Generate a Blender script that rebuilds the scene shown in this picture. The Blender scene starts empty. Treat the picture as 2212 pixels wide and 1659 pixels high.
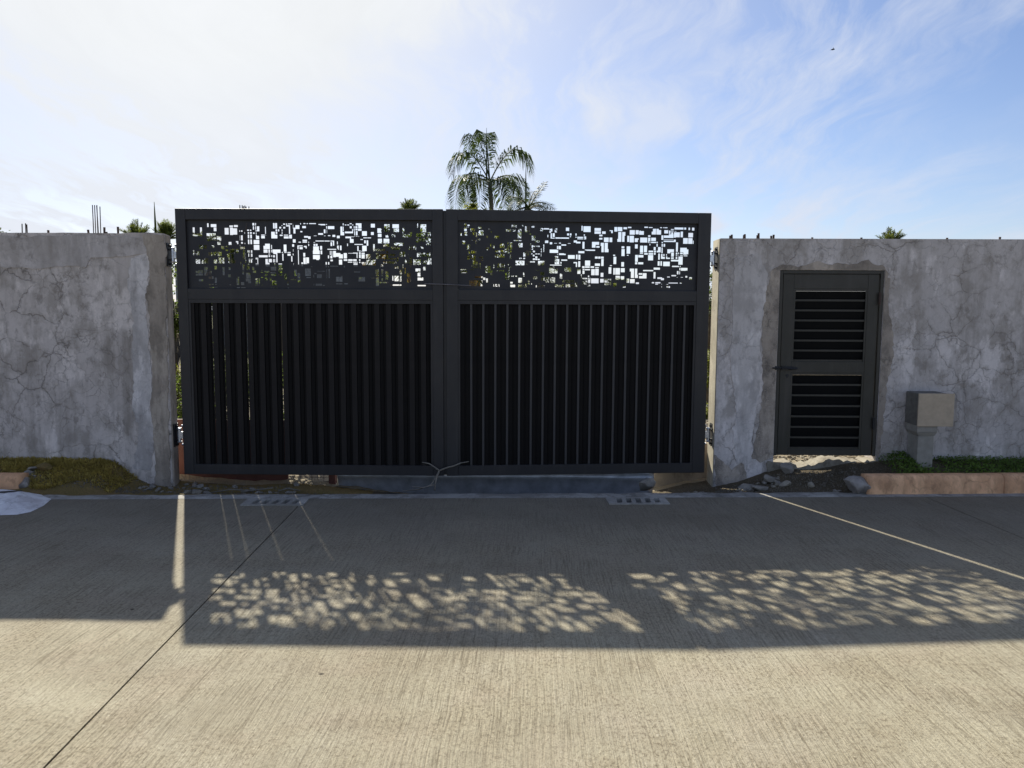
import bpy, bmesh, math, random
from math import radians, sin, cos, pi, sqrt, hypot
from mathutils import Vector, Matrix
from mathutils.geometry import tessellate_polygon
from mathutils import noise as mnoise

random.seed(7)
S = bpy.context.scene
COL = S.collection

# ------------------------------------------------------------------ camera
PXF, PXC, PYC = 1658.0, 1106.0, 829.5          # measuring scale: photo 2212 x 1659
CAM = Vector((0.0, -7.55, 1.7))
PITCH, YAW, ROLL = radians(5.45), radians(0.77), radians(0.25)
_f = Vector((-sin(YAW)*cos(PITCH), cos(YAW)*cos(PITCH), -sin(PITCH)))
_r0 = Vector((cos(YAW), sin(YAW), 0.0)); _u0 = _r0.cross(_f)
_r = _r0*cos(ROLL) + _u0*sin(ROLL); _u = _u0*cos(ROLL) - _r0*sin(ROLL)
cd = bpy.data.cameras.new('camera'); cam = bpy.data.objects.new('camera', cd); COL.objects.link(cam)
m = Matrix((( _r.x, _u.x, -_f.x, CAM.x), (_r.y, _u.y, -_f.y, CAM.y), (_r.z, _u.z, -_f.z, CAM.z), (0, 0, 0, 1)))
cam.matrix_world = m
cd.sensor_fit = 'HORIZONTAL'; cd.sensor_width = 36.0; cd.lens = 36.0*PXF/2212.0
cd.clip_start = 0.05; cd.clip_end = 3000
S.camera = cam
def ray(x, y): return _f + _r*((x-PXC)/PXF) - _u*((y-PYC)/PXF)
def at(x, y, Y):                                # point of the plane "Y metres beyond the wall face"
    d = ray(x, y); return CAM + d*((Y-CAM.y)/d.y)
def onground(x, y, Z=0.0):
    d = ray(x, y); return CAM + d*((Z-CAM.z)/d.z)

# ------------------------------------------------------------------ light
SUN_AZ, SUN_EL = radians(-23.6), radians(32.4)  # azimuth from +Y towards +X
SUND = Vector((sin(SUN_AZ)*cos(SUN_EL), cos(SUN_AZ)*cos(SUN_EL), sin(SUN_EL)))
SKY_STRENGTH, SUN_STRENGTH, EXPOSURE = 0.079, 5.0, 0.86
S.view_settings.view_transform = 'Standard'; S.view_settings.look = 'None'
S.view_settings.exposure = EXPOSURE; S.view_settings.gamma = 1.0
S.view_settings.use_curve_mapping = False
sl = bpy.data.lights.new('sun', 'SUN'); sl.energy = SUN_STRENGTH; sl.angle = radians(0.55); sl.color = (1.0, 0.945, 0.80)
so = bpy.data.objects.new('sun', sl); COL.objects.link(so)
so.rotation_euler = (-SUND).to_track_quat('-Z', 'Y').to_euler(); so.location = (-20, 40, 30)

class NT:
    """small helper to write node trees tersely"""
    def __init__(s, tree): s.t = tree; s.n = tree.nodes; s.l = tree.links
    def new(s, ty, **kw):
        n = s.n.new(ty)
        for k, v in kw.items(): setattr(n, k, v)
        return n
    def put(s, sock, v):
        if hasattr(v, 'is_output') or isinstance(v, bpy.types.NodeSocket): s.l.new(v, sock)
        else: sock.default_value = v
    def math(s, op, a, b=None, c=None, clamp=False):
        n = s.new('ShaderNodeMath', operation=op, use_clamp=clamp)
        s.put(n.inputs[0], a)
        if b is not None: s.put(n.inputs[1], b)
        if c is not None: s.put(n.inputs[2], c)
        return n.outputs[0]
    def vmath(s, op, a, b=None):
        n = s.new('ShaderNodeVectorMath', operation=op); s.put(n.inputs[0], a)
        if b is not None: s.put(n.inputs[1], b)
        return n.outputs['Value'] if op in ('DOT_PRODUCT', 'LENGTH') else n.outputs[0]
    def mapping(s, v, scale=(1, 1, 1), loc=(0, 0, 0), rot=(0, 0, 0)):
        n = s.new('ShaderNodeMapping'); s.put(n.inputs[0], v)
        n.inputs['Scale'].default_value = scale; n.inputs['Location'].default_value = loc; n.inputs['Rotation'].default_value = rot
        return n.outputs[0]
    def noise(s, v, scale=5, detail=4, rough=.55, dist=0.0, col=False):
        n = s.new('ShaderNodeTexNoise'); s.put(n.inputs['Vector'], v)
        n.inputs['Scale'].default_value = scale; n.inputs['Detail'].default_value = detail
        n.inputs['Roughness'].default_value = rough; n.inputs['Distortion'].default_value = dist
        return n.outputs['Color'] if col else n.outputs[0]
    def voro(s, v, scale=5, feature='F1', rnd=1.0, out='Distance'):
        n = s.new('ShaderNodeTexVoronoi', feature=feature); s.put(n.inputs['Vector'], v)
        n.inputs['Scale'].default_value = scale; n.inputs['Randomness'].default_value = rnd
        return n.outputs[out]
    def ramp(s, v, stops, interp='LINEAR'):
        n = s.new('ShaderNodeValToRGB'); s.put(n.inputs[0], v); e = n.color_ramp.elements; n.color_ramp.interpolation = interp
        while len(e) < len(stops): e.new(0.5)
        for k, (p, c) in enumerate(stops):
            e[k].position = p
            e[k].color = (c, c, c, 1) if isinstance(c, (int, float)) else (*c, 1)
        return n.outputs[0]
    def mix(s, f, a, b, blend='MIX'):
        n = s.new('ShaderNodeMix', data_type='RGBA', blend_type=blend); n.clamp_factor = True
        s.put(n.inputs[0], f)
        for sock, v in ((n.inputs[6], a), (n.inputs[7], b)):
            if isinstance(v, tuple): v = (*v[:3], 1)
            elif isinstance(v, (int, float)): v = (v, v, v, 1)
            s.put(sock, v)
        return n.outputs[2]
    def bump(s, h, strength=.3, dist=.01, normal=None):
        n = s.new('ShaderNodeBump'); s.put(n.inputs['Height'], h)
        n.inputs['Strength'].default_value = strength; n.inputs['Distance'].default_value = dist
        if normal is not None: s.l.new(normal, n.inputs['Normal'])
        return n.outputs[0]

W = bpy.data.worlds.new('World'); S.world = W; W.use_nodes = True
w = NT(W.node_tree); w.n.clear()
sky = w.new('ShaderNodeTexSky', sky_type='NISHITA'); sky.sun_disc = False
sky.sun_elevation = SUN_EL; sky.sun_rotation = SUN_AZ; sky.altitude = 10; sky.air_density = 1.0; sky.dust_density = 0.45; sky.ozone_density = 2.6
tc = w.new('ShaderNodeTexCoord'); D = w.vmath('NORMALIZE', tc.outputs['Generated'])
sx = w.new('ShaderNodeSeparateXYZ'); w.l.new(D, sx.inputs[0])
zz = w.math('ADD', w.math('MAXIMUM', sx.outputs[2], 0.0), 0.16)
cx = w.new('ShaderNodeCombineXYZ'); w.l.new(w.math('DIVIDE', sx.outputs[0], zz), cx.inputs[0]); w.l.new(w.math('DIVIDE', sx.outputs[1], zz), cx.inputs[1])
P0 = cx.outputs[0]
warp = w.noise(P0, 1.3, 3, .5, col=True)
PW = w.vmath('ADD', P0, w.mapping(warp, scale=(.55, .55, 0), loc=(-.27, -.27, 0)))
streak = w.noise(w.mapping(PW, scale=(2.3, .62, 1), rot=(0, 0, radians(-28))), 1.5, 8, .64)
soft = w.noise(w.mapping(P0, scale=(.8, .5, 1), loc=(3.1, 1.7, 0)), .9, 4, .5)
cmask = w.math('MULTIPLY', w.ramp(streak, [(.43, 0), (.64, 1)]), w.ramp(soft, [(.35, .12), (.62, 1)]))
sdot = w.math('MAXIMUM', w.vmath('DOT_PRODUCT', D, tuple(SUND)), 0.0)
glow = w.math('ADD', w.math('MULTIPLY', w.math('POWER', sdot, 8.0), 1.12), w.math('MULTIPLY', w.math('POWER', sdot, 30.0), .6))
lowhaze = w.math('POWER', w.math('SUBTRACT', 1.0, w.math('MAXIMUM', sx.outputs[2], 0.0)), 9.0)
veil = w.math('ADD', w.math('MULTIPLY', cmask, .78), w.math('ADD', glow, w.math('MULTIPLY', lowhaze, .42)), clamp=False)
veil = w.math('MINIMUM', veil, .97)
cloudcol = w.mix(w.math('MINIMUM', glow, 1.0), (5.0, 5.35, 6.2), (6.5, 6.65, 6.75))
cloudcol = w.mix(1.0, cloudcol, w.ramp(w.math('ADD', w.math('MULTIPLY', streak, .6), w.math('MULTIPLY', soft, .4)), [(.3, .91), (.62, 1.0)]), 'MULTIPLY')
skyc = w.mix(veil, w.mix(1.0, sky.outputs[0], (.80, .79, .90), 'MULTIPLY'), cloudcol)
bg = w.new('ShaderNodeBackground'); w.l.new(skyc, bg.inputs[0]); bg.inputs[1].default_value = SKY_STRENGTH
wo = w.new('ShaderNodeOutputWorld'); w.l.new(bg.outputs[0], wo.inputs[0])

# ------------------------------------------------------------------ materials
def material(name):
    mt = bpy.data.materials.new(name); mt.use_nodes = True
    n = NT(mt.node_tree); n.n.clear()
    b = n.new('ShaderNodeBsdfPrincipled'); o = n.new('ShaderNodeOutputMaterial'); n.l.new(b.outputs[0], o.inputs[0])
    n.b = b; n.o = o; n.mt = mt
    t = n.new('ShaderNodeTexCoord'); n.P = t.outputs['Object']
    return n
def setb(n, col=None, rough=.8, metal=0.0, spec=.5, normal=None):
    if col is not None: n.put(n.b.inputs['Base Color'], (*col, 1) if isinstance(col, tuple) else col)
    n.put(n.b.inputs['Roughness'], rough); n.put(n.b.inputs['Metallic'], metal); n.b.inputs['Specular IOR Level'].default_value = spec
    if normal is not None: n.l.new(normal, n.b.inputs['Normal'])
    return n.mt
def simple(name, col, rough=.8, metal=0.0, var=.25, scale=8, bump=.0, bscale=60, spec=.5):
    n = material(name)
    f = n.noise(n.P, scale, 6, .6)
    c = n.mix(n.ramp(f, [(.3, 0), (.7, 1)]), tuple(v*(1-var) for v in col), tuple(min(1, v*(1+var)) for v in col))
    nr = n.bump(n.noise(n.P, bscale, 5, .6), bump, .004) if bump else None
    return setb(n, c, rough, metal, spec, nr)

def mat_road():
    n = material('broomed_concrete'); P = n.P
    bend = n.vmath('ADD', P, n.mapping(n.noise(P, .7, 3, .5, col=True), scale=(.09, 0, 0)))
    g1 = n.noise(n.mapping(bend, scale=(100, 3.4, 1)), 1.0, 4, .65)
    g2 = n.noise(n.mapping(bend, scale=(42, .9, 1)), 1.0, 4, .6)
    grain = n.noise(P, 110, 4, .75)
    fleck = n.noise(n.mapping(P, scale=(62, 40, 1)), 1.0, 6, .8)
    pit = n.voro(n.mapping(P, scale=(60, 34, 1)), 1.0)
    patch = n.noise(P, .62, 7, .62); patch2 = n.noise(P, 2.6, 6, .68); patch3 = n.noise(n.mapping(P, loc=(4, 8, 2)), 1.3, 6, .65)
    c = n.mix(n.ramp(patch, [(.3, 0), (.7, 1)]), (0.337, 0.300, 0.218), (0.449, 0.409, 0.302))
    c = n.mix(n.math('MULTIPLY', n.ramp(patch2, [(.44, 0), (.70, 1)]), .42), c, (0.281, 0.222, 0.140))
    c = n.mix(n.math('MULTIPLY', n.ramp(n.noise(n.mapping(P, loc=(11, 3, 5)), 2.2, 5, .6), [(.5, 0), (.68, 1)]), .3), c, (0.408, 0.325, 0.252))
    c = n.mix(n.math('MULTIPLY', n.ramp(patch3, [(.5, 0), (.72, 1)]), .5), c, (0.469, 0.433, 0.347))
    zone = n.ramp(n.noise(P, 1.5, 5, .6), [(.34, .25), (.64, 1)])
    groove = n.math('MULTIPLY', n.ramp(g1, [(.36, 1), (.50, 0)]), zone)
    c = n.mix(n.math('MULTIPLY', groove, .72), c, (0.117, 0.094, 0.059))
    c = n.mix(n.math('MULTIPLY', n.math('MULTIPLY', n.ramp(g2, [(.34, 1), (.5, 0)]), zone), .35), c, (0.133, 0.108, 0.072))
    c = n.mix(n.math('MULTIPLY', n.math('MULTIPLY', n.ramp(fleck, [(.50, 0), (.58, 1)]), n.ramp(patch2, [(.35, .4), (.6, 1)])), .72), c, (0.122, 0.097, 0.063))
    c = n.mix(n.math('MULTIPLY', n.ramp(pit, [(.10, 1), (.26, 0)]), .40), c, (0.102, 0.084, 0.059))
    c = n.mix(n.math('MULTIPLY', n.ramp(grain, [(.36, 1), (.54, 0)]), .36), c, (0.143, 0.118, 0.086))
    c = n.mix(n.math('MULTIPLY', n.ramp(n.noise(P, 46, 3, .6), [(.64, 0), (.70, 1)]), .45), c, (0.551, 0.502, 0.405))
    spot = n.voro(P, 2.1); c = n.mix(n.ramp(spot, [(.018, 1), (.03, 0)]), c, (0.051, 0.042, 0.032))
    st = n.noise(n.mapping(P, scale=(.5, 1.0, 1), loc=(5, 2, 0)), 1.2, 6, .65)
    c = n.mix(n.math('MULTIPLY', n.ramp(st, [(.46, 0), (.72, 1)]), .45), c, (0.173, 0.143, 0.104))
    # towards the gate: stained road, darkened further with shade painted into the colour
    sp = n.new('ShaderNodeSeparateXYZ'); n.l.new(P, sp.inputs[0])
    stain_shade = n.math('ADD', sp.outputs[1], n.math('MULTIPLY', n.math('SUBTRACT', patch, .5), 3.0))
    c = n.mix(n.math('MULTIPLY', n.ramp(n.math('MULTIPLY', n.math('ADD', stain_shade, 4.2), .27), [(.12, 0), (.8, 1)]), .56), c, (0.138, 0.118, 0.095))
    h = n.math('ADD', n.math('MULTIPLY', g1, 1.0), n.math('ADD', n.math('MULTIPLY', fleck, .5), n.math('MULTIPLY', grain, .4)))
    return setb(n, c, .9, 0, .2, n.bump(h, .8, .008))
def mat_plaster(name, lo, hi, dark, crack=1.0, crs=3.0, streak=.5, seed=0.0, light_crack=False):
    n = material(name); P = n.mapping(n.P, loc=(seed, seed*.7, seed*.3))
    big = n.noise(n.mapping(P, scale=(1.1, 1, .55)), 1.1, 8, .62)
    mid = n.noise(n.mapping(P, scale=(1, 1, .7)), 4.2, 8, .66)
    drip = n.noise(n.mapping(P, scale=(7, 1, .35)), 1.0, 6, .6)
    fine = n.noise(P, 55, 5, .7)
    c = n.mix(n.ramp(big, [(.32, 0), (.68, 1)]), lo, hi)
    c = n.mix(n.math('MULTIPLY', n.ramp(mid, [(.48, 0), (.60, 1)]), .62), c, dark)
    blot = n.noise(n.mapping(P, scale=(1.2, 1, .8), loc=(2, 6, 3)), 9, 7, .7); c = n.mix(n.math('MULTIPLY', n.math('MULTIPLY', n.ramp(blot, [(.54, 0), (.62, 1)]), n.ramp(big, [(.4, 0), (.6, 1)])), .7), c, tuple(v*.85 for v in dark))
    c = n.mix(n.math('MULTIPLY', n.ramp(drip, [(.52, 0), (.7, 1)]), streak), c, dark)
    pale = n.noise(n.mapping(P, scale=(1.3, 1, .6), loc=(9, 3, 1)), 2.3, 7, .64)
    c = n.mix(n.math('MULTIPLY', n.ramp(pale, [(.54, 0), (.60, 1)]), .62), c, tuple(min(1, v*1.28) for v in hi))
    warpv = n.vmath('ADD', P, n.mapping(n.noise(P, 5, 5, .6, col=True), scale=(.2, .2, .2)))
    e1 = n.voro(warpv, crs, 'DISTANCE_TO_EDGE'); e2 = n.voro(n.mapping(warpv, loc=(4, 4, 4)), crs*3.1, 'DISTANCE_TO_EDGE')
    zone = n.ramp(n.noise(P, 1.1, 4, .6), [(.42, 0), (.54, 1)]); zone2 = n.ramp(n.noise(n.mapping(P, loc=(7, 1, 2)), 1.3, 3, .5), [(.40, 0), (.56, 1)])
    k1 = n.math('MULTIPLY', n.ramp(e1, [(.0, 1), (.022, 0)]), n.math('MULTIPLY', zone, n.ramp(n.noise(P, 3.5, 4, .6), [(.34, .1), (.50, 1)])))
    k2 = n.math('MULTIPLY', n.ramp(e2, [(.0, 1), (.05, 0)]), n.math('MULTIPLY', zone2, n.ramp(n.noise(P, 6, 4, .6), [(.4, .15), (.6, 1)])))
    k = n.math('MINIMUM', n.math('ADD', k1, n.math('MULTIPLY', k2, .8)), 1.0)
    halo = n.math('MULTIPLY', n.math('MULTIPLY', n.ramp(e1, [(.0, 1), (.14, 0)]), zone), n.ramp(n.noise(P, 7, 4), [(.45, 0), (.65, 1)]))
    c = n.mix(n.math('MULTIPLY', halo, .75*crack), c, dark)
    c = n.mix(n.math('MULTIPLY', k, .70*crack), c, tuple(min(1, v*1.5) for v in hi) if light_crack else tuple(v*.45 for v in dark))
    c = n.mix(n.math('MULTIPLY', n.ramp(fine, [(.3, 1), (.55, 0)]), .16), c, dark)
    st1 = n.noise(n.mapping(P, scale=(3.2, 1, .42), loc=(1, 2, 8)), 1.0, 8, .7)
    c = n.mix(n.math('MULTIPLY', n.ramp(st1, [(.53, 0), (.64, 1)]), streak*.9), c, tuple(v*.8 for v in dark))
    smear = n.noise(n.mapping(P, scale=(1.6, 1, 1.1), loc=(3, 9, 4)), 3.1, 9, .72)
    c = n.mix(n.math('MULTIPLY', n.ramp(smear, [(.57, 0), (.63, 1)]), .5), c, tuple(v*.72 for v in dark))
    h = n.math('SUBTRACT', n.math('ADD', n.math('MULTIPLY', fine, .25), n.math('MULTIPLY', mid, .6)), n.math('MULTIPLY', k, .7*crack))
    return setb(n, c, .92, 0, .2, n.bump(h, .55, .008))
def mat_paint(name, col, rough=.42, dust=.25):
    n = material(name); P = n.P
    f = n.noise(n.mapping(P, scale=(1, 1, .5)), 3.0, 6, .6)
    drip = n.noise(n.mapping(P, scale=(16, 16, .8)), 1.0, 5, .65)
    c = n.mix(n.math('MULTIPLY', n.ramp(f, [(.4, 0), (.75, 1)]), dust), col, (.075, .066, .06))
    c = n.mix(n.math('MULTIPLY', n.ramp(drip, [(.54, 0), (.74, 1)]), dust*.9), c, (.085, .075, .066))
    c = n.mix(n.math('MULTIPLY', n.ramp(n.noise(P, 70, 3, .6), [(.68, 0), (.74, 1)]), dust*1.2), c, (.12, .11, .10))
    r = n.math('ADD', rough, n.math('MULTIPLY', n.noise(P, 7, 6, .65), .26))
    h = n.math('ADD', n.math('MULTIPLY', n.noise(P, 2.3, 2), 1.0), n.math('MULTIPLY', n.noise(P, 30, 3), .15))
    return setb(n, c, r, 0, .5, n.bump(h, .10, .012))
def mat_leaf(name, col, trans, var=.4, tw=.45, scale=1.7):
    n = material(name)
    f = n.noise(n.P, scale, 3, .6)
    c = n.mix(n.ramp(f, [(.3, 0), (.7, 1)]), tuple(v*(1-var) for v in col), tuple(v*(1+var) for v in col))
    setb(n, c, .6, 0, .18)
    t = n.new('ShaderNodeBsdfTranslucent'); t.inputs[0].default_value = (*trans, 1)
    x = n.new('ShaderNodeMixShader'); x.inputs[0].default_value = tw
    n.l.new(n.b.outputs[0], x.inputs[1]); n.l.new(t.outputs[0], x.inputs[2]); n.l.new(x.outputs[0], n.o.inputs[0])
    return n.mt
def mat_bare_soil(name, a, b, c3):
    n = material(name); P = n.P
    c = n.mix(n.ramp(n.noise(P, 2.2, 6, .65), [(.35, 0), (.65, 1)]), a, b)
    c = n.mix(n.math('MULTIPLY', n.ramp(n.voro(P, 45), [(.15, 1), (.4, 0)]), .5), c, c3)
    h = n.math('ADD', n.noise(P, 26, 6, .7), n.math('MULTIPLY', n.voro(P, 60), -.5))
    return setb(n, c, .95, 0, .15, n.bump(h, .9, .02))

M = {}
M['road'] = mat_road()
M['apron'] = mat_plaster('apron_concrete', (0.309, 0.295, 0.271), (0.412, 0.390, 0.356), (0.175, 0.160, 0.138), .5, 4.0, .2, 2.0)
M['grate'] = mat_plaster('precast_concrete', (0.304, 0.287, 0.261), (0.380, 0.361, 0.327), (0.203, 0.189, 0.163), .0, 4.0, .2, 4.0)
M['dark'] = simple('dark_pit', (.015, .014, .013), .95)
M['wall_a'] = mat_plaster('cracked_render_west', (0.513, 0.456, 0.416), (0.667, 0.600, 0.555), (0.294, 0.256, 0.218), 1.0, 2.9, .55, 0.0)
M['wall_b'] = mat_plaster('cracked_render_east', (0.507, 0.464, 0.438), (0.656, 0.603, 0.576), (0.321, 0.284, 0.247), .85, 3.6, .45, 11.0)
M['skim'] = mat_plaster('pale_skim_coat', (0.545, 0.507, 0.483), (0.667, 0.620, 0.592), (0.379, 0.346, 0.323), .5, 4, .45, 5.0)
M['band'] = mat_plaster('upper_render', (0.507, 0.464, 0.438), (0.596, 0.541, 0.507), (0.359, 0.319, 0.285), .3, 4, .55, 8.0)
M['pillar'] = mat_plaster('brown_render', (0.334, 0.280, 0.231), (0.431, 0.369, 0.303), (0.208, 0.176, 0.141), .4, 3, .5, 14.0)
M['mortar'] = mat_plaster('dark_mortar', (0.243, 0.208, 0.177), (0.448, 0.382, 0.317), (0.149, 0.128, 0.108), .7, 9.0, .4, 17.0, True)
M['endface'] = mat_plaster('formwork_face', (.33, .30, .235), (.40, .365, .29), (.25, .22, .17), .1, 4, .5, 3.0)
M['gate'] = mat_paint('black_gate_paint', (.0165, .0150, .0165), .36, .22)
M['screen'] = mat_paint('black_screen_paint', (.016, .0165, .021), .45, .2)
M['slat'] = mat_paint('brown_black_slat_paint', (.006, .005, .0048), .45, .03)
M['slat'].node_tree.nodes['Principled BSDF'].inputs['Specular IOR Level'].default_value = .15
M['door'] = mat_paint('olive_black_door_paint', (.030, .0275, .019), .40, .35)
M['louvre'] = mat_paint('shaded_louvre_paint', (.006, .0065, .007), .5, .03)  # door paint darkened, the shade between louvre bars put into the colour
M['louvre'].node_tree.nodes['Principled BSDF'].inputs['Specular IOR Level'].default_value = .12
M['rib'] = mat_paint('brown_black_rib_paint', (.019, .016, .0148), .5, .14)
M['rib_bright'] = mat_paint('lighter_rib_paint', (.040, .037, .037), .42, .2)
M['rib'].node_tree.nodes['Principled BSDF'].inputs['Specular IOR Level'].default_value = .2
M['steel'] = simple('galvanised_steel', (0.588, 0.602, 0.643), .30, .75, .2, 30)
M['sheet_metal'] = simple('weathered_sheet_metal', (.46, .48, .52), .42, .45, .25, 9, .15, 30)
M['blacksteel'] = simple('black_hinge_steel', (.025, .025, .027), .5, .3)
M['rebar'] = simple('rusty_rebar', (.075, .05, .04), .85, .2, .4, 40)
M['kerb'] = mat_plaster('faded_peach_kerb_paint', (0.698, 0.372, 0.198), (0.800, 0.469, 0.263), (0.502, 0.285, 0.157), .6, 1.9, .38, 6.0)
M['kerb_broken'] = mat_plaster('broken_concrete', (0.309, 0.281, 0.253), (0.440, 0.402, 0.364), (0.178, 0.160, 0.142), .3, 7, .2, 9.0)
M['white'] = mat_plaster('worn_white_paint', (0.708, 0.674, 0.694), (0.800, 0.800, 0.800), (0.510, 0.468, 0.467), .45, 3.0, .1, 20.0)
M['tar'] = simple('black_tar_smear', (.03, .028, .03), .7)
M['soil'] = mat_bare_soil('dark_soil', (0.078, 0.061, 0.038), (0.120, 0.095, 0.061), (0.210, 0.178, 0.131))
M['moss_soil'] = mat_bare_soil('mossy_soil', (0.165, 0.127, 0.045), (0.220, 0.149, 0.063), (0.110, 0.111, 0.028))
M['yard'] = mat_bare_soil('yard_soil', (.22, .18, .125), (.32, .27, .19), (.38, .33, .25))
M['ground'] = mat_bare_soil('field_ground', (.09, .11, .04), (.19, .17, .09), (.24, .20, .13))
M['rubble'] = mat_plaster('rubble_concrete', (0.220, 0.199, 0.171), (0.330, 0.301, 0.261), (0.121, 0.107, 0.090), .0, 4, .1, 12.0)
M['rubble_tan'] = mat_plaster('rubble_tan', (0.216, 0.192, 0.152), (0.320, 0.288, 0.232), (0.144, 0.120, 0.088), .0, 4, .1, 12.5)
M['crumb'] = simple('soil_crumbs', (0.132, 0.112, 0.085), .95, 0, .5, 25)
M['box_face'] = simple('beige_cover', (0.472, 0.381, 0.276), .85, 0, .12, 14, .3, 90)
M['box_body'] = simple('grey_cast_body', (0.149, 0.139, 0.120), .9, 0, .25, 20, .8, 70)
M['post'] = simple('grey_post_concrete', (0.288, 0.270, 0.234), .9, 0, .15, 16, .5, 90)
M['red_ply'] = simple('red_formwork_ply', (.105, .036, .026), .7, 0, .35, 5, .2, 40)
M['tan_wall'] = mat_plaster('tan_low_wall', (.21, .175, .135), (.27, .23, .18), (.15, .125, .095), .2, 4, .2, 15.0)
M['twig'] = simple('dry_twig', (.21, .185, .15), .9, 0, .3, 30)
M['wire'] = simple('grey_tie_wire', (.24, .22, .22), .5, .5)
M['grass'] = mat_leaf('ground_cover_leaf', (0.116, 0.178, 0.034), (0.155, 0.248, 0.039), .5, .3, 12)
M['dry_grass'] = mat_leaf('dry_moss_grass', (0.404, 0.316, 0.087), (0.484, 0.369, 0.095), .5, .3, 7)
M['palm'] = mat_leaf('palm_leaflet', (0.045, 0.063, 0.027), (0.090, 0.128, 0.030), .4, .35, .8)
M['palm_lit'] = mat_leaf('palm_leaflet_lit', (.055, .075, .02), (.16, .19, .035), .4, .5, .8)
M['palm_dry'] = mat_leaf('dry_palm_leaflet', (.16, .10, .025), (.36, .22, .04), .35, .5, .8)
M['leaf'] = mat_leaf('tree_leaf', (.035, .055, .016), (.13, .18, .03), .5, .5, 1.2)
M['leaf_y'] = mat_leaf('yellow_green_leaf', (.06, .075, .015), (.26, .28, .04), .4, .5, 1.2)
M['trunk'] = simple('palm_trunk', (.11, .095, .08), .9, 0, .35, 6, .5, 20)
M['bark'] = simple('bark', (.09, .075, .055), .9, 0, .35, 10, .6, 40)
M['block'] = mat_plaster('bare_blockwork', (.20, .20, .205), (.27, .27, .275), (.13, .13, .13), .2, 5, .3, 19.0)
M['bird'] = simple('dark_feathers', (.03, .03, .04), .8)

# ------------------------------------------------------------------ object helpers
def tag(o, label=None, cat=None, group=None, kind=None):
    if label: o['label'] = label
    if cat: o['category'] = cat
    if group: o['group'] = group
    if kind: o['kind'] = kind
    return o
def empty(name, loc=(0, 0, 0), rz=0.0):
    o = bpy.data.objects.new(name, None); COL.objects.link(o); o.location = loc; o.rotation_euler = (0, 0, rz); o.empty_display_size = .2
    return o
class MB:
    def __init__(s): s.v = []; s.f = []
    def add(s, vs, fs):
        k = len(s.v); s.v.extend([tuple(p) for p in vs]); s.f.extend([tuple(i+k for i in q) for q in fs]); return s
    def box(s, x0, x1, y0, y1, z0, z1):
        return s.add([(x0, y0, z0), (x1, y0, z0), (x1, y1, z0), (x0, y1, z0), (x0, y0, z1), (x1, y0, z1), (x1, y1, z1), (x0, y1, z1)],
                     [(0, 3, 2, 1), (4, 5, 6, 7), (0, 1, 5, 4), (1, 2, 6, 5), (2, 3, 7, 6), (3, 0, 4, 7)])
    def hexa(s, p):                             # 8 corners, bottom ring then top ring
        return s.add(p, [(0, 3, 2, 1), (4, 5, 6, 7), (0, 1, 5, 4), (1, 2, 6, 5), (2, 3, 7, 6), (3, 0, 4, 7)])
    def tube(s, pts, radii, n=6, cap=True):
        pts = [Vector(p) for p in pts]
        if isinstance(radii, (int, float)): radii = [radii]*len(pts)
        vs = []; fs = []
        for i, p in enumerate(pts):
            t = (pts[min(i+1, len(pts)-1)] - pts[max(i-1, 0)]).normalized()
            a = t.cross(Vector((0, 0, 1)))
            if a.length < .05: a = t.cross(Vector((1, 0, 0)))
            a.normalize(); b = t.cross(a)
            for j in range(n):
                q = 2*pi*j/n; vs.append(p + (a*cos(q) + b*sin(q))*radii[i])
        for i in range(len(pts)-1):
            for j in range(n): fs.append((i*n+j, i*n+(j+1) % n, (i+1)*n+(j+1) % n, (i+1)*n+j))
        if cap: fs.append(tuple(range(n-1, -1, -1))); fs.append(tuple((len(pts)-1)*n+j for j in range(n)))
        return s.add(vs, fs)
    def prism_xz(s, poly, y0, y1):              # polygon in the X-Z plane, extruded along Y
        n = len(poly); tri = tessellate_polygon([[Vector((x, z, 0)) for x, z in poly]])
        vs = [(x, y0, z) for x, z in poly] + [(x, y1, z) for x, z in poly]
        fs = [tuple(t) for t in tri] + [tuple(n+i for i in reversed(t)) for t in tri] + [(i, (i+1) % n, n+(i+1) % n, n+i) for i in range(n)]
        return s.add(vs, fs)
    def prism_xy(s, poly, z0, z1):
        n = len(poly); tri = tessellate_polygon([[Vector((x, y, 0)) for x, y in poly]])
        vs = [(x, y, z0) for x, y in poly] + [(x, y, z1) for x, y in poly]
        fs = [tuple(t) for t in tri] + [tuple(n+i for i in reversed(t)) for t in tri] + [(i, (i+1) % n, n+(i+1) % n, n+i) for i in range(n)]
        return s.add(vs, fs)
    def mesh(s, name, smooth=False, fix=True):
        me = bpy.data.meshes.new(name); me.from_pydata(s.v, [], s.f); me.update()
        if fix:
            bm = bmesh.new(); bm.from_mesh(me); bmesh.ops.recalc_face_normals(bm, faces=bm.faces); bm.to_mesh(me); bm.free()
        if smooth:
            me.polygons.foreach_set('use_smooth', [True]*len(me.polygons))
        return me
    def build(s, name, mt, parent=None, smooth=False, bevel=0.0, fix=True):
        me = s.mesh(name, smooth, fix)
        me.materials.append(mt)
        o = bpy.data.objects.new(name, me); COL.objects.link(o)
        if parent is not None: o.parent = parent
        if bevel:
            b = o.modifiers.new('bevel', 'BEVEL'); b.width = bevel; b.segments = 2; b.limit_method = 'ANGLE'; b.angle_limit = radians(35)
        return o
def share(me, name, parent, loc=(0, 0, 0), rot=(0, 0, 0)):
    o = bpy.data.objects.new(name, me); COL.objects.link(o); o.parent = parent; o.location = loc; o.rotation_euler = rot
    return o
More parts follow.
